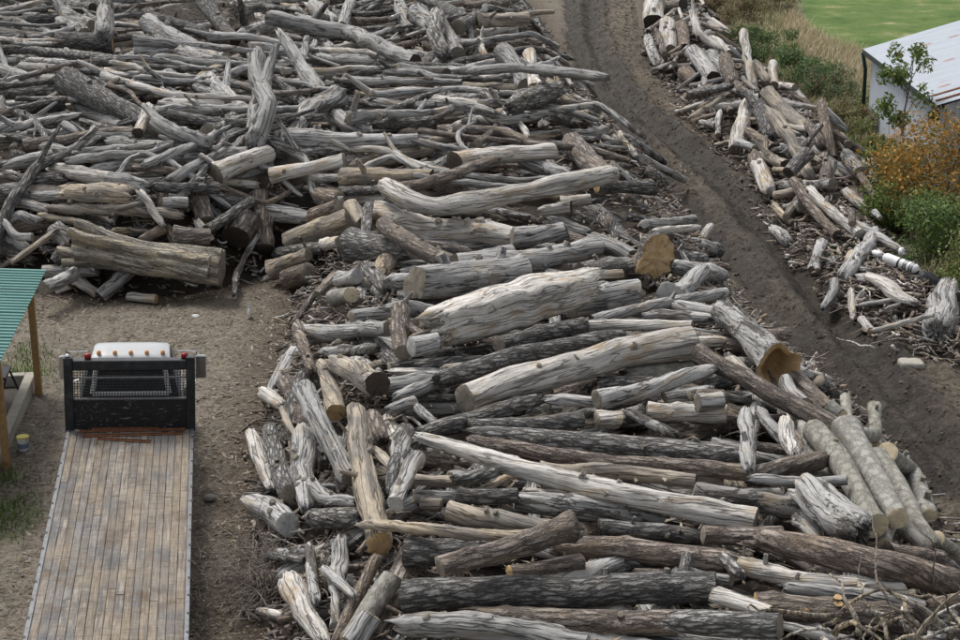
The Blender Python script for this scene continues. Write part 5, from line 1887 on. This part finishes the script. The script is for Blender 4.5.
MB().box((-0.05, -6.2, zr - 0.20), (0.0, 0.95, zr - 0.035), 0.005).build('eave_beam', post, shed)
cu = MB()
cu.box((-0.36, -8.0, -0.1), (-0.14, 0.62, 0.30), 0.015).box((-6.0, 0.40, -0.1), (-0.36, 0.62, 0.296), 0.015)
cu.build('concrete_kerb', M['concrete'], shed)
MB().box((-6.0, -8.0, -0.1), (-0.36, 0.40, 0.03)).build('dark_floor', plain('mottled_dark_floor', (.05, .045, .04), 0.8, 0, 0.4, 3, 0.5), shed)  # floor inside the kerb, mottled and coloured much darker than the concrete
c = at_z(20, 448, 0.0)
bk = empty('bucket', (c[0] + 0.12, c[1] - 0.15, 0.0), label='small white plastic bucket with a yellow lid beside the concrete kerb', cat='bucket')
MB().tube([(0, 0, 0), (0, 0, 0.01), (0, 0, 0.28), (0, 0, 0.30)], [0.10, 0.105, 0.12, 0.125], 20).build('body', M['white_plastic'], bk, smooth=True)
MB().tube([(0, 0, 0.08), (0, 0, 0.19)], [0.113, 0.1195], 20, cap=False).build('printed_label', M['blue_label'], bk, smooth=True)
MB().tube([(0, 0, 0.302), (0, 0, 0.325), (0, 0, 0.33)], [0.132, 0.132, 0.11], 20).build('lid', M['yellow_plastic'], bk, smooth=True)
# trestle legs just inside the shed
tr = empty('trestle', (*(np.array(shed.location[:2]) + np.array([-0.75, -0.9])), 0.03), (0, 0, sy), label='dark folding trestle standing under the teal roof', cat='trestle')
for a in (-1, 1):
    for b in (-1, 1):
        MB().tube([(a * 0.3 + b * 0.25, a * 0.35, 0.0), (a * 0.3, a * 0.35, 0.75)], 0.025, 8).build('leg', M['black_steel'], tr)
MB().box((-0.36, -0.40, 0.74), (0.36, 0.40, 0.80), 0.01).build('top_rail', M['black_steel'], tr)

# ------------------------------------------------------------------ white barn
barn = empty('barn', (15.25, 55.2, 0), label='white-walled barn with pale corrugated roof streaked with rust', cat='barn')
t = NT('rust_streaked_roof_metal')
p = t.objco()
sx = t.n('ShaderNodeSeparateXYZ')
t.set(sx.inputs[0], p)
nn = t.noise(p, 1.4, 5, 0.7)
n2 = t.noise(t.scale(p, (0.5, 7, 1)), 1, 5, 0.65)
col = t.mix(t.rng(n2, 0.3, 0.7), (.26, .295, .34), (.36, .395, .44))
yy = t.math('FRACT', t.math('DIVIDE', sx.outputs[1], 3.4))
ln_ = t.rng(t.math('ABSOLUTE', t.math('SUBTRACT', yy, 0.60)), 0.0, 0.055, 1, 0)
xx = t.math('FRACT', t.math('DIVIDE', sx.outputs[0], 1.02))
dash = t.rng(t.math('ABSOLUTE', t.math('SUBTRACT', xx, 0.5)), 0.12, 0.26, 1, 0)
f = t.math('MULTIPLY', t.math('MULTIPLY', ln_, dash), t.rng(nn, 0.34, 0.50))
n5 = t.rng(t.noise(t.scale(p, (0.8, 2.2, 1), (3, 5, 1)), 1, 6, 0.7), 0.64, 0.74)
f = t.math('MAXIMUM', f, t.math('MULTIPLY', n5, 0.6))
col = t.mix(f, col, t.mix(nn, (.16, .055, .035), (.30, .14, .10)))
roofm = t.done(col, 0.5, t.bump(n2, 0.1, 0.01), 0.1)
t = NT('white_board_wall')
p = t.objco()
n1 = t.noise(t.scale(p, (8, 8, 0.7)), 1, 5, 0.7)
st_ = t.rng(t.noise(t.scale(p, (3, 3, 1.4), (5, 2, 1)), 1, 6, 0.75), 0.56, 0.70)
col = t.mix(t.rng(n1, 0.3, 0.7), (.33, .365, .415), (.45, .485, .535))
col = t.mix(t.math('MULTIPLY', st_, 0.5), col, (.20, .22, .24))
wallm = t.done(col, 0.75, t.bump(n1, 0.3, 0.01))
BLen, EZ, RX, RZ = 11.0, 3.0, 6.4, 4.95
slope = (RZ - EZ) / RX
npan = 12
pwid = (BLen + 0.4) / npan
for side in (0, 1):
    for k in range(npan):
        y0 = -0.2 + k * pwid
        nb = 15
        ys = np.linspace(y0 + 0.001, y0 + pwid - 0.001, nb)
        zc = 0.014 * np.cos(np.arange(nb) * math.pi) 
        x_e, x_r = -0.28, RX
        xs = np.linspace(x_e, x_r, 5)
        V = np.array([[[x if side == 0 else 2 * RX - x, y, EZ + slope * x + z + 0.09] for y, z in zip(ys, zc)] for x in xs])
        q = np.array([[i * nb + j, i * nb + j + 1, (i + 1) * nb + j + 1, (i + 1) * nb + j] for i in range(4) for j in range(nb - 1)])
        if side == 0:
            q = q[:, ::-1]
        MB().add(V.reshape(-1, 3), q).build('roof_panel', roofm, barn, smooth=True)
MB().tube([(RX, -0.25, RZ + 0.10), (RX, BLen + 0.25, RZ + 0.10)], 0.10, 10).build('ridge_cap', roofm, barn, smooth=True)
MB().box((-0.30, -0.22, EZ - 0.19), (-0.255, BLen + 0.22, EZ + 0.005), 0.004).build('fascia', M['fascia'], barn)
MB().box((-0.252, -0.2, EZ - 0.17), (0.0, BLen + 0.2, EZ - 0.145)).build('soffit', M['white_paint'], barn)
bw = 0.30
for k in range(int(BLen / bw)):
    z1 = EZ - 0.02
    MB().box((0, k * bw + 0.006, -0.05), (0.05 + 0.006 * (k % 3), (k + 1) * bw - 0.006, z1), 0.004).build('wall_board', wallm, barn)
for yv in (0.0, BLen - 0.05):
    for k in range(int(2 * RX / bw)):
        x0 = 0.07 + k * bw
        if x0 + bw > 2 * RX:
            break
        xm = x0 + bw / 2
        h0 = EZ + slope * min(x0, 2 * RX - x0)
        h1 = EZ + slope * min(x0 + bw, 2 * RX - x0 - bw)
        a, b = x0 + 0.006, x0 + bw - 0.006
        V = [(a, yv, -0.05), (b, yv, -0.05), (b, yv, h1 - 0.02), (a, yv, h0 - 0.02), (a, yv + 0.05, -0.05), (b, yv + 0.05, -0.05), (b, yv + 0.05, h1 - 0.02), (a, yv + 0.05, h0 - 0.02)]
        MB().add(V, [[0, 1, 2, 3], [5, 4, 7, 6], [4, 0, 3, 7], [1, 5, 6, 2], [3, 2, 6, 7]]).build('wall_board', wallm, barn)
for k in range(2):
    V0 = np.array([[x, 0.30 + k * 0.75, EZ + slope * x + 0.135] for x in np.linspace(-0.2, RX - 0.3, 8)])
    V1 = V0 + [0, 0.13, 0]
    V = np.vstack([V0, V1, V0 - [0, 0, 0.05], V1 - [0, 0, 0.05]])
    q = [[i + 8, i + 9, i + 1, i][::-1] for i in range(7)] + [[i, i + 1, 17 + i, 16 + i][::-1] for i in range(7)] + [[8 + i, 24 + i, 25 + i, 9 + i][::-1] for i in range(7)]
    MB().add(V, q).build('lap_strip', M['rust'], barn)
MB().tube([(-0.32, BLen + 0.1, EZ - 0.1), (-0.16, BLen + 0.1, EZ - 0.75), (-0.12, BLen + 0.1, 0.05)], 0.075, 12).build('downpipe', M['green_pipe'], barn, smooth=True)

# ------------------------------------------------------------------ gas cylinder and scraps on the bank
def tank(px0, px1, z0, z1, r, label, band=True):
    a, b = at_z(*px0, z0), at_z(*px1, z1)
    d = (b - a)
    L_ = np.linalg.norm(d)
    d /= L_
    root = empty('gas_cylinder', tuple(a), label=label, cat='cylinder', group='white cylinders in the bushes')
    s = np.array([0, 0.02, 0.06, 0.12, L_ - 0.12, L_ - 0.05, L_ - 0.015, L_])
    rr = r * np.array([0.45, 0.72, 0.93, 1, 1, 0.9, 0.6, 0.25])
    MB().tube(d * s[:, None], rr, 20).build('body', M['white_plastic'], root, smooth=True)
    if band:
        for f, w in ((0.48, 0.06),):
            MB().tube([d * (L_ * f - w / 2), d * (L_ * f + w / 2)], r * 1.012, 20, cap=False).build('band', M['black_steel'], root, smooth=True)
        for f in (0.62, 0.68, 0.80, 0.86):
            MB().tube([d * (L_ * f), d * (L_ * f + 0.05)], r * 1.008, 20, cap=False).build('stencil_mark', M['grey_steel'], root, smooth=True)
    MB().tube([d * -0.09, d * -0.04, d * 0.02], [0.03, 0.04, 0.045], 10).build('valve', M['grey_steel'], root, smooth=True)
    return root


tank((884, 257), (918, 270), 1.0, 0.88, 0.14, 'white gas cylinder with a dark band lying in the green bush')
tank((904, 251), (899, 251.5), 0.95, 0.95, 0.11, 'end of a second white cylinder poking out behind the banded one', False)
tank((873, 252), (881, 255), 0.9, 0.9, 0.085, 'small white canister beside the head of the banded cylinder', False)


def lump(name, px, size, mat, seed, label, cat, z=0.0, sub=14, rough=0.25, flat=1.0):
    c = at_z(*px, z)
    th = np.linspace(0, 2 * math.pi, sub, endpoint=False)
    ph = np.linspace(-math.pi / 2, math.pi / 2, 9)
    V = np.array([[[math.cos(p) * math.cos(a), math.cos(p) * math.sin(a), math.sin(p)] for a in th] for p in ph])
    V = np.sign(V) * np.abs(V) ** flat
    nz = 1 + rough * fbm(V[..., 0] * 1.6 + seed, V[..., 1] * 1.6, V[..., 2] * 1.6, seed, 3)
    V = V * nz[..., None] * np.array(size)
    me = mesh(name, V.reshape(-1, 3), [ring_quads(9, sub)], mat)
    return obj(name, me, label=label, cat=cat, loc=(c[0], c[1], z + size[2] * 0.75))


lump('plastic_bag', (922, 290), (0.45, 0.35, 0.28), M['dark_plastic'], 3, 'crumpled black plastic bag below the banded cylinder', 'bag', 0.35, rough=0.5)
lump('concrete_block', (911, 369), (0.30, 0.24, 0.13), M['concrete'], 5, 'grey concrete block lying at the edge of the track', 'block', 0.0, rough=0.12, flat=0.45)
lump('white_rock', (316, 312), (0.22, 0.20, 0.18), M['white_plastic'], 8, 'whitish crumpled scrap at the foot of the pile corner', 'scrap', 0.1, rough=0.5)
#lump('stump', (955, 320), (0.75, 0.6, 0.62), W['g'], 12, 'broad mossy grey stump base among roots beside the green bushes', 'stump', 0.2, rough=0.4)
lump('stone', (210, 500), (0.12, 0.10, 0.07), M['stone'], 14, 'single grey stone on bare dirt beside the truck bed', 'stone', 0.0)
# bottle and scrap on the bare ground
c = at_z(250, 318, 0)
bt_ = empty('plastic_bottle', (c[0], c[1], 0.03), label='clear white plastic bottle standing on the bare ground', cat='bottle')
MB().tube([(0, 0, 0), (0, 0, 0.18), (0, 0, 0.24), (0, 0, 0.26)], [0.06, 0.06, 0.03, 0.025], 14).build('body', M['white_plastic'], bt_, smooth=True)
MB().tube([(0, 0, 0.262), (0, 0, 0.29)], [0.03, 0.03], 12).build('cap', M['blue_label'], bt_, smooth=True)
lump('paper_scrap', (196, 318), (0.09, 0.07, 0.05), M['white_plastic'], 21, 'crumpled pale scrap with reddish stain on the bare ground', 'scrap', 0.0, rough=0.5)

# tangle of roots at the pile's end
def root_tangle(px, lift, n, spread, lens, seed, label):
    p, _ = hit(px[0], px[1], lift, 0.1)
    r0 = np.random.default_rng(seed)
    root = empty('root_tangle', tuple(p), label=label, cat='roots')
    for i in range(n):
        a = r0.uniform(0, 6.28)
        L_ = r0.uniform(*lens)
        pts = [np.array([r0.normal(0, spread * 0.4), r0.normal(0, spread * 0.25), r0.uniform(-0.3, 0.05)])]
        d = np.array([math.cos(a), math.sin(a) * 0.6, r0.uniform(0.0, 0.7)])
        for k in range(9):
            d = d + r0.normal(0, 0.28, 3) - [0, 0, 0.05]
            d /= np.linalg.norm(d)
            pts.append(pts[-1] + d * L_ / 9)
        rad = r0.uniform(0.014, 0.04) * np.linspace(1.2, 0.25, 10)
        T_ = np.array(pts)
        mb = MB().tube(T_, rad, 7)
        V = np.vstack(mb.v)
        me = mesh('root', V, [np.vstack(mb.q), np.vstack(mb.t)], W['t' if i % 3 else 'w'],
                  attrs={'grain': V * [1, 1, 1], 'rnd': np.full(len(V), r0.random())})
        obj('root', me, root)


root_tangle((905, 632), 0.35, 34, 1.6, (0.8, 2.2), 4, 'tangle of thin pale roots at the foot of the charcoal-barked stack')
root_tangle((925, 345), 0.1, 20, 1.2, (0.7, 1.8), 6, 'tangle of thin grey roots on the bank below the white cylinder')
root_tangle((690, 172), 0.15, 12, 0.4, (0.4, 0.9), 8, 'small black knot of roots hanging over the muddy track')

# ------------------------------------------------------------------ bushes, trees, grass
def leaves(n, centres, radii, size, seed, droop=0.3, flat=0.6):
    """leaf-shaped faces spread through several clumps; two bent triangles pairs each"""
    r0 = np.random.default_rng(seed)
    k = r0.integers(len(centres), size=n)
    d = r0.normal(size=(n, 3))
    d /= np.linalg.norm(d, axis=1, keepdims=True)
    rr = r0.random(n) ** 0.45
    P = centres[k] + d * (rr * radii[k])[:, None] * [1, 1, flat * 1.25]
    nrm = d * 0.7 + r0.normal(size=(n, 3)) * 0.6 + [0, 0, 0.6]
    nrm /= np.linalg.norm(nrm, axis=1, keepdims=True)
    a = np.cross(nrm, r0.normal(size=(n, 3)))
    a /= np.linalg.norm(a, axis=1, keepdims=True)
    b = np.cross(nrm, a)
    s = size * r0.uniform(0.6, 1.4, n)
    V = np.stack([P - a * s[:, None], P + b * (s * 0.45)[:, None] + nrm * (0.12 * s)[:, None], P + a * s[:, None] - [0, 0, 1] * (droop * s)[:, None], P - b * (s * 0.45)[:, None] + nrm * (0.12 * s)[:, None]], 1)
    q = np.arange(n * 4).reshape(-1, 4)
    return V.reshape(-1, 3), q, np.repeat(r0.random(n), 4)


def shrub(name, base, w, h, mat, n, size, seed, label, cat, mats2=None, stems=9, group=None, nclump=16, zlo=0.12):
    r0 = np.random.default_rng(seed)
    root = empty(name, (base[0], base[1], 0.0), label=label, cat=cat, group=group)
    cs, rs = [], []
    st = MB()
    for i in range(nclump):
        a, q = r0.uniform(0, 6.28), math.sqrt(r0.random())
        z = h * (zlo + (0.88 - zlo) * r0.random()) * (1 - 0.45 * q * q)
        c = np.array([math.cos(a) * q * w * 0.42, math.sin(a) * q * w * 0.38, z])
        cs.append(c)
        rs.append(r0.uniform(0.16, 0.30) * min(w, h * 1.3))
        if i < stems:
            mid = c * [0.45, 0.45, 0.5] + r0.normal(0, 0.06, 3)
            st.tube([[c[0] * 0.1, c[1] * 0.1, -0.05], mid, c, c + [c[0] * 0.12, c[1] * 0.12, rs[-1] * 0.7]], np.array([0.03, 0.022, 0.014, 0.005]) * (0.7 + h * 0.2), 6)
    st.build('stem', M['stem'], root, smooth=True)
    cs, rs = np.array(cs), np.array(rs)
    V, q, rn_ = leaves(n, cs, rs, size, seed)
    V[:, 2] = np.maximum(V[:, 2], 0.02)
    if mats2 is not None:
        mi = (r0.random(len(q)) < mats2[1]).astype(int)
        me = mesh('foliage', V, [q], [M[mat], M[mats2[0]]], mi, {'rnd': rn_}, smooth=False)
    else:
        me = mesh('foliage', V, [q], M[mat], attrs={'rnd': rn_}, smooth=False)
    obj('foliage', me, root)
    return root


GB = 'bushes along the bank'
for i, (px, py, w, h, mat, n, sz, m2, lab) in enumerate([
    (712, 12, 3.2, 1.6, 'leaf_brown', 2600, .07, ('leaf_olive', .2), 'dry brown scrub at the top of the scrap heap'),
    (742, 22, 3.4, 1.7, 'leaf_brown', 2800, .07, ('leaf_olive', .3), 'dry brown scrub between scrap heap and brambles'),
    (778, 10, 3.6, 1.7, 'leaf_brown', 2600, .07, ('leaf_dark', .15), 'grey-brown scrub at the edge of the green meadow'),
    (738, 44, 2.6, 1.3, 'leaf_olive', 2600, .06, ('leaf_dark', .4), 'low olive bush right behind the curved white branch'),
    (768, 60, 3.4, 1.9, 'leaf_dark', 4200, .065, ('leaf_green', .3), 'dark green bramble behind the bleached upright snag'),
    (800, 84, 3.8, 1.9, 'leaf_dark', 4600, .065, ('leaf_green', .25), 'widest dark green bramble by the dry straw'),
    (830, 100, 3.2, 1.6, 'leaf_dark', 3200, .065, ('leaf_brown', .35), 'patchy bramble going brown beside the dry straw'),
    (790, 66, 0.9, 1.2, 'leaf_orange', 500, .06, ('leaf_olive', .3), 'tiny orange sapling in front of the brambles'),
    (845, 132, 3.0, 1.5, 'leaf_olive', 2800, .065, ('leaf_brown', .4), 'olive-brown thicket in front of the dark green downpipe'),
    (862, 162, 2.9, 1.5, 'leaf_green', 3200, .065, ('leaf_olive', .5), 'yellow-green bush below the barn wall'),
    (882, 186, 2.4, 1.6, 'leaf_olive', 2400, .065, ('leaf_green', .35), 'small olive bush under the slender sapling'),
    (872, 118, 1.6, 1.5, 'leaf_olive', 1300, .06, ('leaf_dark', .4), 'narrow scrub bush at the barn corner'),
    (896, 232, 2.9, 2.0, 'leaf_green', 4600, .065, ('leaf_olive', .35), 'bright green bush below the orange tree'),
    (940, 258, 3.4, 2.4, 'leaf_green', 5200, .065, ('leaf_dark', .4), 'deep green bush behind the banded cylinder'),
    (885, 268, 1.6, 0.7, 'leaf_dark', 1500, .05, ('leaf_green', .4), 'low ivy-like clump beside the grey root'),
    (962, 292, 2.6, 2.0, 'leaf_olive', 3600, .06, ('leaf_green', .5), 'mossy olive bush above the broad grey stump'),
    (845, 262, 1.2, 0.5, 'leaf_green', 800, .05, ('leaf_dark', .5), 'small patch of weeds between split poles and root'),
]):
    shrub('bush', gp(px, py), w, h, mat, n, sz, 300 + i, lab, 'bush', m2, group=GB)
shrub('autumn_tree', gp(938, 222), 5.2, 4.2, 'leaf_orange', 9000, .07, 401, 'orange-leaved tree in autumn colour beside the barn', 'tree', ('leaf_olive', .38), stems=14, nclump=34, zlo=0.3)
shrub('autumn_tree', gp(902, 196), 2.0, 2.2, 'leaf_orange', 1300, .06, 402, 'small thin-leaved orange sapling left of the full orange tree'.replace('left of', 'next to'), 'tree', ('leaf_olive', .4), stems=10, nclump=14, zlo=0.3)

# slender sapling before the barn wall
sp = np.array([14.15, 55.9])
sap = empty('sapling', (sp[0], sp[1], 0), label='slender green sapling with sparse leaves before the white barn wall', cat='tree')
r0 = np.random.default_rng(17)
tr_ = MB().tube([(0, 0, -0.1), (0.05, 0, 1.2), (-0.05, 0.05, 2.4), (0.1, 0, 3.6), (0.15, 0, 4.6)], [0.05, 0.042, 0.034, 0.022, 0.008], 8)
cs, rs = [], []
for k in range(15):
    z = 1.9 + 2.7 * r0.random()
    a = r0.uniform(0, 6.28)
    ln = 0.35 + 0.75 * r0.random() * (1 if z < 4 else 0.6)
    e = np.array([math.cos(a) * ln, math.sin(a) * ln, z + 0.35])
    tr_.tube([(0.05, 0, z - 0.35), e * [0.5, 0.5, 1] - [0, 0, 0.22], e], [0.018, 0.012, 0.005], 5)
    cs.append(e)
    rs.append(r0.uniform(0.22, 0.42))
for k in range(5):
    a = r0.uniform(0, 6.28)
    b = np.array([math.cos(a) * 0.5, math.sin(a) * 0.5, 0])
    tr_.tube([b * 0.4 - [0, 0, .1], b + [0, 0, 1.1], b * 1.3 + [0, 0, 2.2 + r0.random()]], [0.018, 0.013, 0.004], 5)
tr_.build('trunk', M['stem'], sap, smooth=True)
V, q, rn_ = leaves(1500, np.array(cs), np.array(rs), 0.085, 18, flat=0.9)
obj('crown', mesh('crown', V, [q], [M['leaf_green'], M['leaf_olive']], (r0.random(len(q)) < 0.25).astype(int), {'rnd': rn_}, smooth=False), sap)


def blades(name, XY, hgt, mat, seed, lean=0.35, wid=0.02, **kw):
    r0 = np.random.default_rng(seed)
    n = len(XY)
    z = ground_z(XY[:, 0], XY[:, 1])
    a = r0.uniform(0, 6.28, n)
    d = np.stack([np.cos(a), np.sin(a), np.zeros(n)], -1)
    w = np.stack([-np.sin(a), np.cos(a), np.zeros(n)], -1)
    h = hgt * r0.uniform(0.5, 1.3, n)
    P = np.stack([XY[:, 0], XY[:, 1], z - 0.02], -1)
    lf = r0.uniform(0, lean, n) * h
    V = np.stack([P - w * wid, P + w * wid, P + d * (lf * 0.35)[:, None] + [0, 0, 0.6] * h[:, None] + w * wid * 0.7, P + d * (lf * 0.35)[:, None] + [0, 0, 0.6] * h[:, None] - w * wid * 0.7,
                  P + d * lf[:, None] + [0, 0, 1] * h[:, None]], 1).reshape(-1, 3)
    o = np.arange(n)[:, None] * 5
    q = o + np.array([[0, 1, 2, 3]])
    t = o + np.array([[3, 2, 4]])
    return obj(name, mesh(name, V, [q, t], M[mat], attrs={'rnd': np.repeat(r0.random(n), 5)}, smooth=False), kind='stuff', **kw)


def in_poly(P, n, seed, box):
    r0 = np.random.default_rng(seed)
    x, y = r0.uniform(box[0], box[1], n * 6), r0.uniform(box[2], box[3], n * 6)
    _, ins = seg_dist(x, y, P, True)
    return np.stack([x[ins], y[ins]], -1)[:n]


blades('meadow_grass', in_poly(MEADOW, 12000, 1, (13, 40, 60, 108)), 0.03, 'grass', 2, lean=3.5, wid=0.03, label='short bright green meadow grass beyond the barn', cat='grass')
band = gpoly([(795, 10), (810, 30), (845, 48), (878, 58), (872, 92), (850, 92), (820, 72), (800, 52), (780, 25)])
blades('dry_straw', in_poly(band, 5200, 3, (8, 20, 55, 105)), 0.6, 'straw', 4, lean=0.8, wid=0.02, label='tall dry straw-coloured grass between meadow and brambles', cat='grass')
band2 = gpoly([(690, -15), (715, 0), (740, 40), (775, 75), (850, 150), (890, 210), (960, 330), (1050, 330), (960, 200), (870, 100), (800, 20), (790, -15)])
blades('dry_weeds', in_poly(band2, 9000, 5, (5, 24, 40, 112)), 0.4, 'straw', 6, lean=0.9, wid=0.018, label='thin dry weeds scattered through the scrub on the bank', cat='weeds')
blades('green_weeds', in_poly(band2, 6000, 7, (5, 24, 40, 112)), 0.32, 'grass', 8, lean=0.9, wid=0.018, label='green weeds scattered through the scrub on the bank', cat='weeds')
gl = []
r0 = np.random.default_rng(91)
for (px, py, r, n) in ((24, 372, 0.7, 420), (2, 515, 0.7, 420), (8, 478, 0.3, 120), (28, 352, 0.5, 160), (725, 98, 0.6, 160), (664, 90, 0.5, 160), (300, 560, 0.25, 60), (905, 345, 0.6, 120)):
    c = gp(px, py)
    q = r0.normal(size=(n, 2)) * [r * 0.6, r * 0.9] + c
    gl.append(q)
blades('grass_tufts', np.vstack(gl), 0.13, 'grass', 12, lean=0.9, wid=0.012, label='sparse green grass growing in patches on bare dirt', cat='grass')


# chips, bark flakes and fallen leaves on the bare ground
def litter(name, XY, size, mat, seed, zf=None, **kw):
    r0 = np.random.default_rng(seed)
    n = len(XY)
    z = (ground_z(XY[:, 0], XY[:, 1]) if zf is None else zf) + 0.012
    a = r0.uniform(0, 6.28, n)
    el = r0.uniform(1.0, 3.2, n)
    s = size * (0.4 + 1.2 * r0.random(n) ** 2)
    tl = r0.normal(0, 0.3, (n, 2))
    d, w = np.stack([np.cos(a), np.sin(a), tl[:, 0]], -1), np.stack([-np.sin(a), np.cos(a), tl[:, 1]], -1)
    P = np.stack([XY[:, 0], XY[:, 1], z], -1)
    th = (s * 0.25)[:, None] * np.array([0, 0, 1.0])
    V = np.stack([P - d * (s * el)[:, None], P + w * (s * 0.6)[:, None] , P + d * (s * el)[:, None], P - w * (s * 0.6)[:, None], P + th], 1).reshape(-1, 3)
    o = np.arange(n)[:, None] * 5
    t = np.vstack([o + np.array([[0, 3, 4]]), o + np.array([[3, 2, 4]]), o + np.array([[2, 1, 4]]), o + np.array([[1, 0, 4]])])
    return obj(name, mesh(name, V, [t], M[mat], attrs={'rnd': np.repeat(r0.random(n), 5)}, smooth=False), kind='stuff', **kw)


r0 = np.random.default_rng(44)
n = 210000
x, y = r0.uniform(-13, 16, n), 22 + 60 * r0.random(n) ** 1.3
po = grid(PILE_OUT, x, y)
dn = fbm(x * 0.5, y * 0.5, 0, 61, 3)
dr = seg_dist(x, y, ROAD, False)
prob = np.where(po > 0, 0.10 + 0.6 * np.exp(-po / 1.3) + 0.22 * dn, 0.25) * np.where(dr < 2.0, 0.3, 1)
_, inm = seg_dist(x, y, MEADOW, True)
ok = (r0.random(n) < prob) & ~inm & (po > -1)
ok &= ~((po <= 0) & (grid(SURF, x, y) > 0.5))
litter('wood_chips', np.stack([x[ok], y[ok]], -1), 0.034, 'litter', 45, label='bark chips and fallen leaves strewn over the bare ground', cat='chips')
pp = scatter_pile(16000, 62, (-0.45, -0.15))
litter('bark_flakes', pp[:, :2], 0.05, 'litter', 46, zf=pp[:, 2] - 0.05, label='flakes of bark and splinters lodged between the logs', cat='chips')
# sticks strewn at the foot of the piles
n = 1500
x, y = r0.uniform(-13, 17, n * 4), 22 + 55 * r0.random(n * 4) ** 1.3
po = grid(PILE_OUT, x, y)
ok = (po > 0.0) & (r0.random(n * 4) < np.exp(-po / 0.9)) & (seg_dist(x, y, ROAD, False) > 1.9)
x, y = x[ok][:n], y[ok][:n]
k = len(x)
a = r0.uniform(0, 6.28, k)
sticks('fallen_sticks', np.stack([x, y, ground_z(x, y) + 0.03], -1), np.stack([np.cos(a), np.sin(a), r0.normal(0, 0.06, k)], -1),
       0.08 + 0.6 * r0.random(k) ** 3, r0.uniform(0.006, 0.024, k), W['b'], 47, curve=0.3, label='short broken sticks lying along the foot of the piles', cat='sticks')
# brush heaps of fine twigs
for i, (px, py, n, w, lab) in enumerate(((262, 572, 420, 0.9, 'heap of fine dry twigs at the pile foot beside the truck'),
                                         (190, 12, 500, 2.2, 'brush of fine bare twigs at the top of the far pile'),
                                         (255, 25, 300, 1.6, 'brush of fine bare twigs behind the sweeping grey trunk'))):
    p, _ = hit(px, py, 0.25, 0.1)
    pts = p + r0.normal(size=(n, 3)) * [w * 0.45, w * 0.6, 0.12]
    pts[:, 2] = np.maximum(pts[:, 2], 0.06)
    d = r0.normal(size=(n, 3)) * [0.7, 1, 0.35]
    d /= np.linalg.norm(d, axis=1, keepdims=True)
    sticks('brush_heap', pts, d, r0.uniform(0.4, 1.4, n), r0.uniform(0.004, 0.012, n), M['twig'], 60 + i, curve=0.35, seg=5, label=lab, cat='twigs')

# clods and small stones on the track and the trodden ground
def clods(name, XY, z, size, mat, seed, **kw):
    r0 = np.random.default_rng(seed)
    n = len(XY)
    B0 = np.array([[1, 0, 0], [0.3, 0.95, 0], [-0.8, 0.6, 0], [-0.8, -0.6, 0], [0.3, -0.95, 0], [0, 0, 1]])
    T0 = np.array([[i, (i + 1) % 5, 5] for i in range(5)])
    s = size * (0.35 + 1.4 * r0.random(n) ** 3)
    V = B0[None] * s[:, None, None] * r0.uniform(0.6, 1.4, (n, 6, 1)) * [1, 1, 0.7]
    a = r0.uniform(0, 6.28, n)
    ca, sa = np.cos(a)[:, None], np.sin(a)[:, None]
    X = V[..., 0] * ca - V[..., 1] * sa + XY[:, None, 0]
    Y = V[..., 0] * sa + V[..., 1] * ca + XY[:, None, 1]
    V = np.stack([X, Y, V[..., 2] + z[:, None] - 0.01], -1).reshape(-1, 3)
    T = (T0[None] + (np.arange(n) * 6)[:, None, None]).reshape(-1, 3)
    return obj(name, mesh(name, V, [T], mat, attrs={'rnd': np.repeat(r0.random(n), 6), 'cover': np.zeros((n * 6, 3)) + [0.55, 0, 0]}, smooth=False), kind='stuff', **kw)


n = 16000
ri, rj = r0.integers(0, len(rc), n), r0.integers(6, 50, n)
clods('mud_clods', np.stack([rx[ri, rj], ry[ri, rj]], -1), rz[ri, rj], 0.055, M['mud'], 71, label='loose clods of mud churned up along the track', cat='mud')
n = 30000
x, y = r0.uniform(-14, 16, n), 22 + 60 * r0.random(n) ** 1.3
ok = (grid(PILE_OUT, x, y) > 0) & (seg_dist(x, y, ROAD, False) > 1.8)
_, inm = seg_dist(x, y, MEADOW, True)
ok &= ~inm
x, y = x[ok], y[ok]
clods('gravel', np.stack([x, y], -1), ground_z(x, y), 0.035, M['stone'], 72, label='small stones and gravel scattered over the bare ground', cat='gravel')
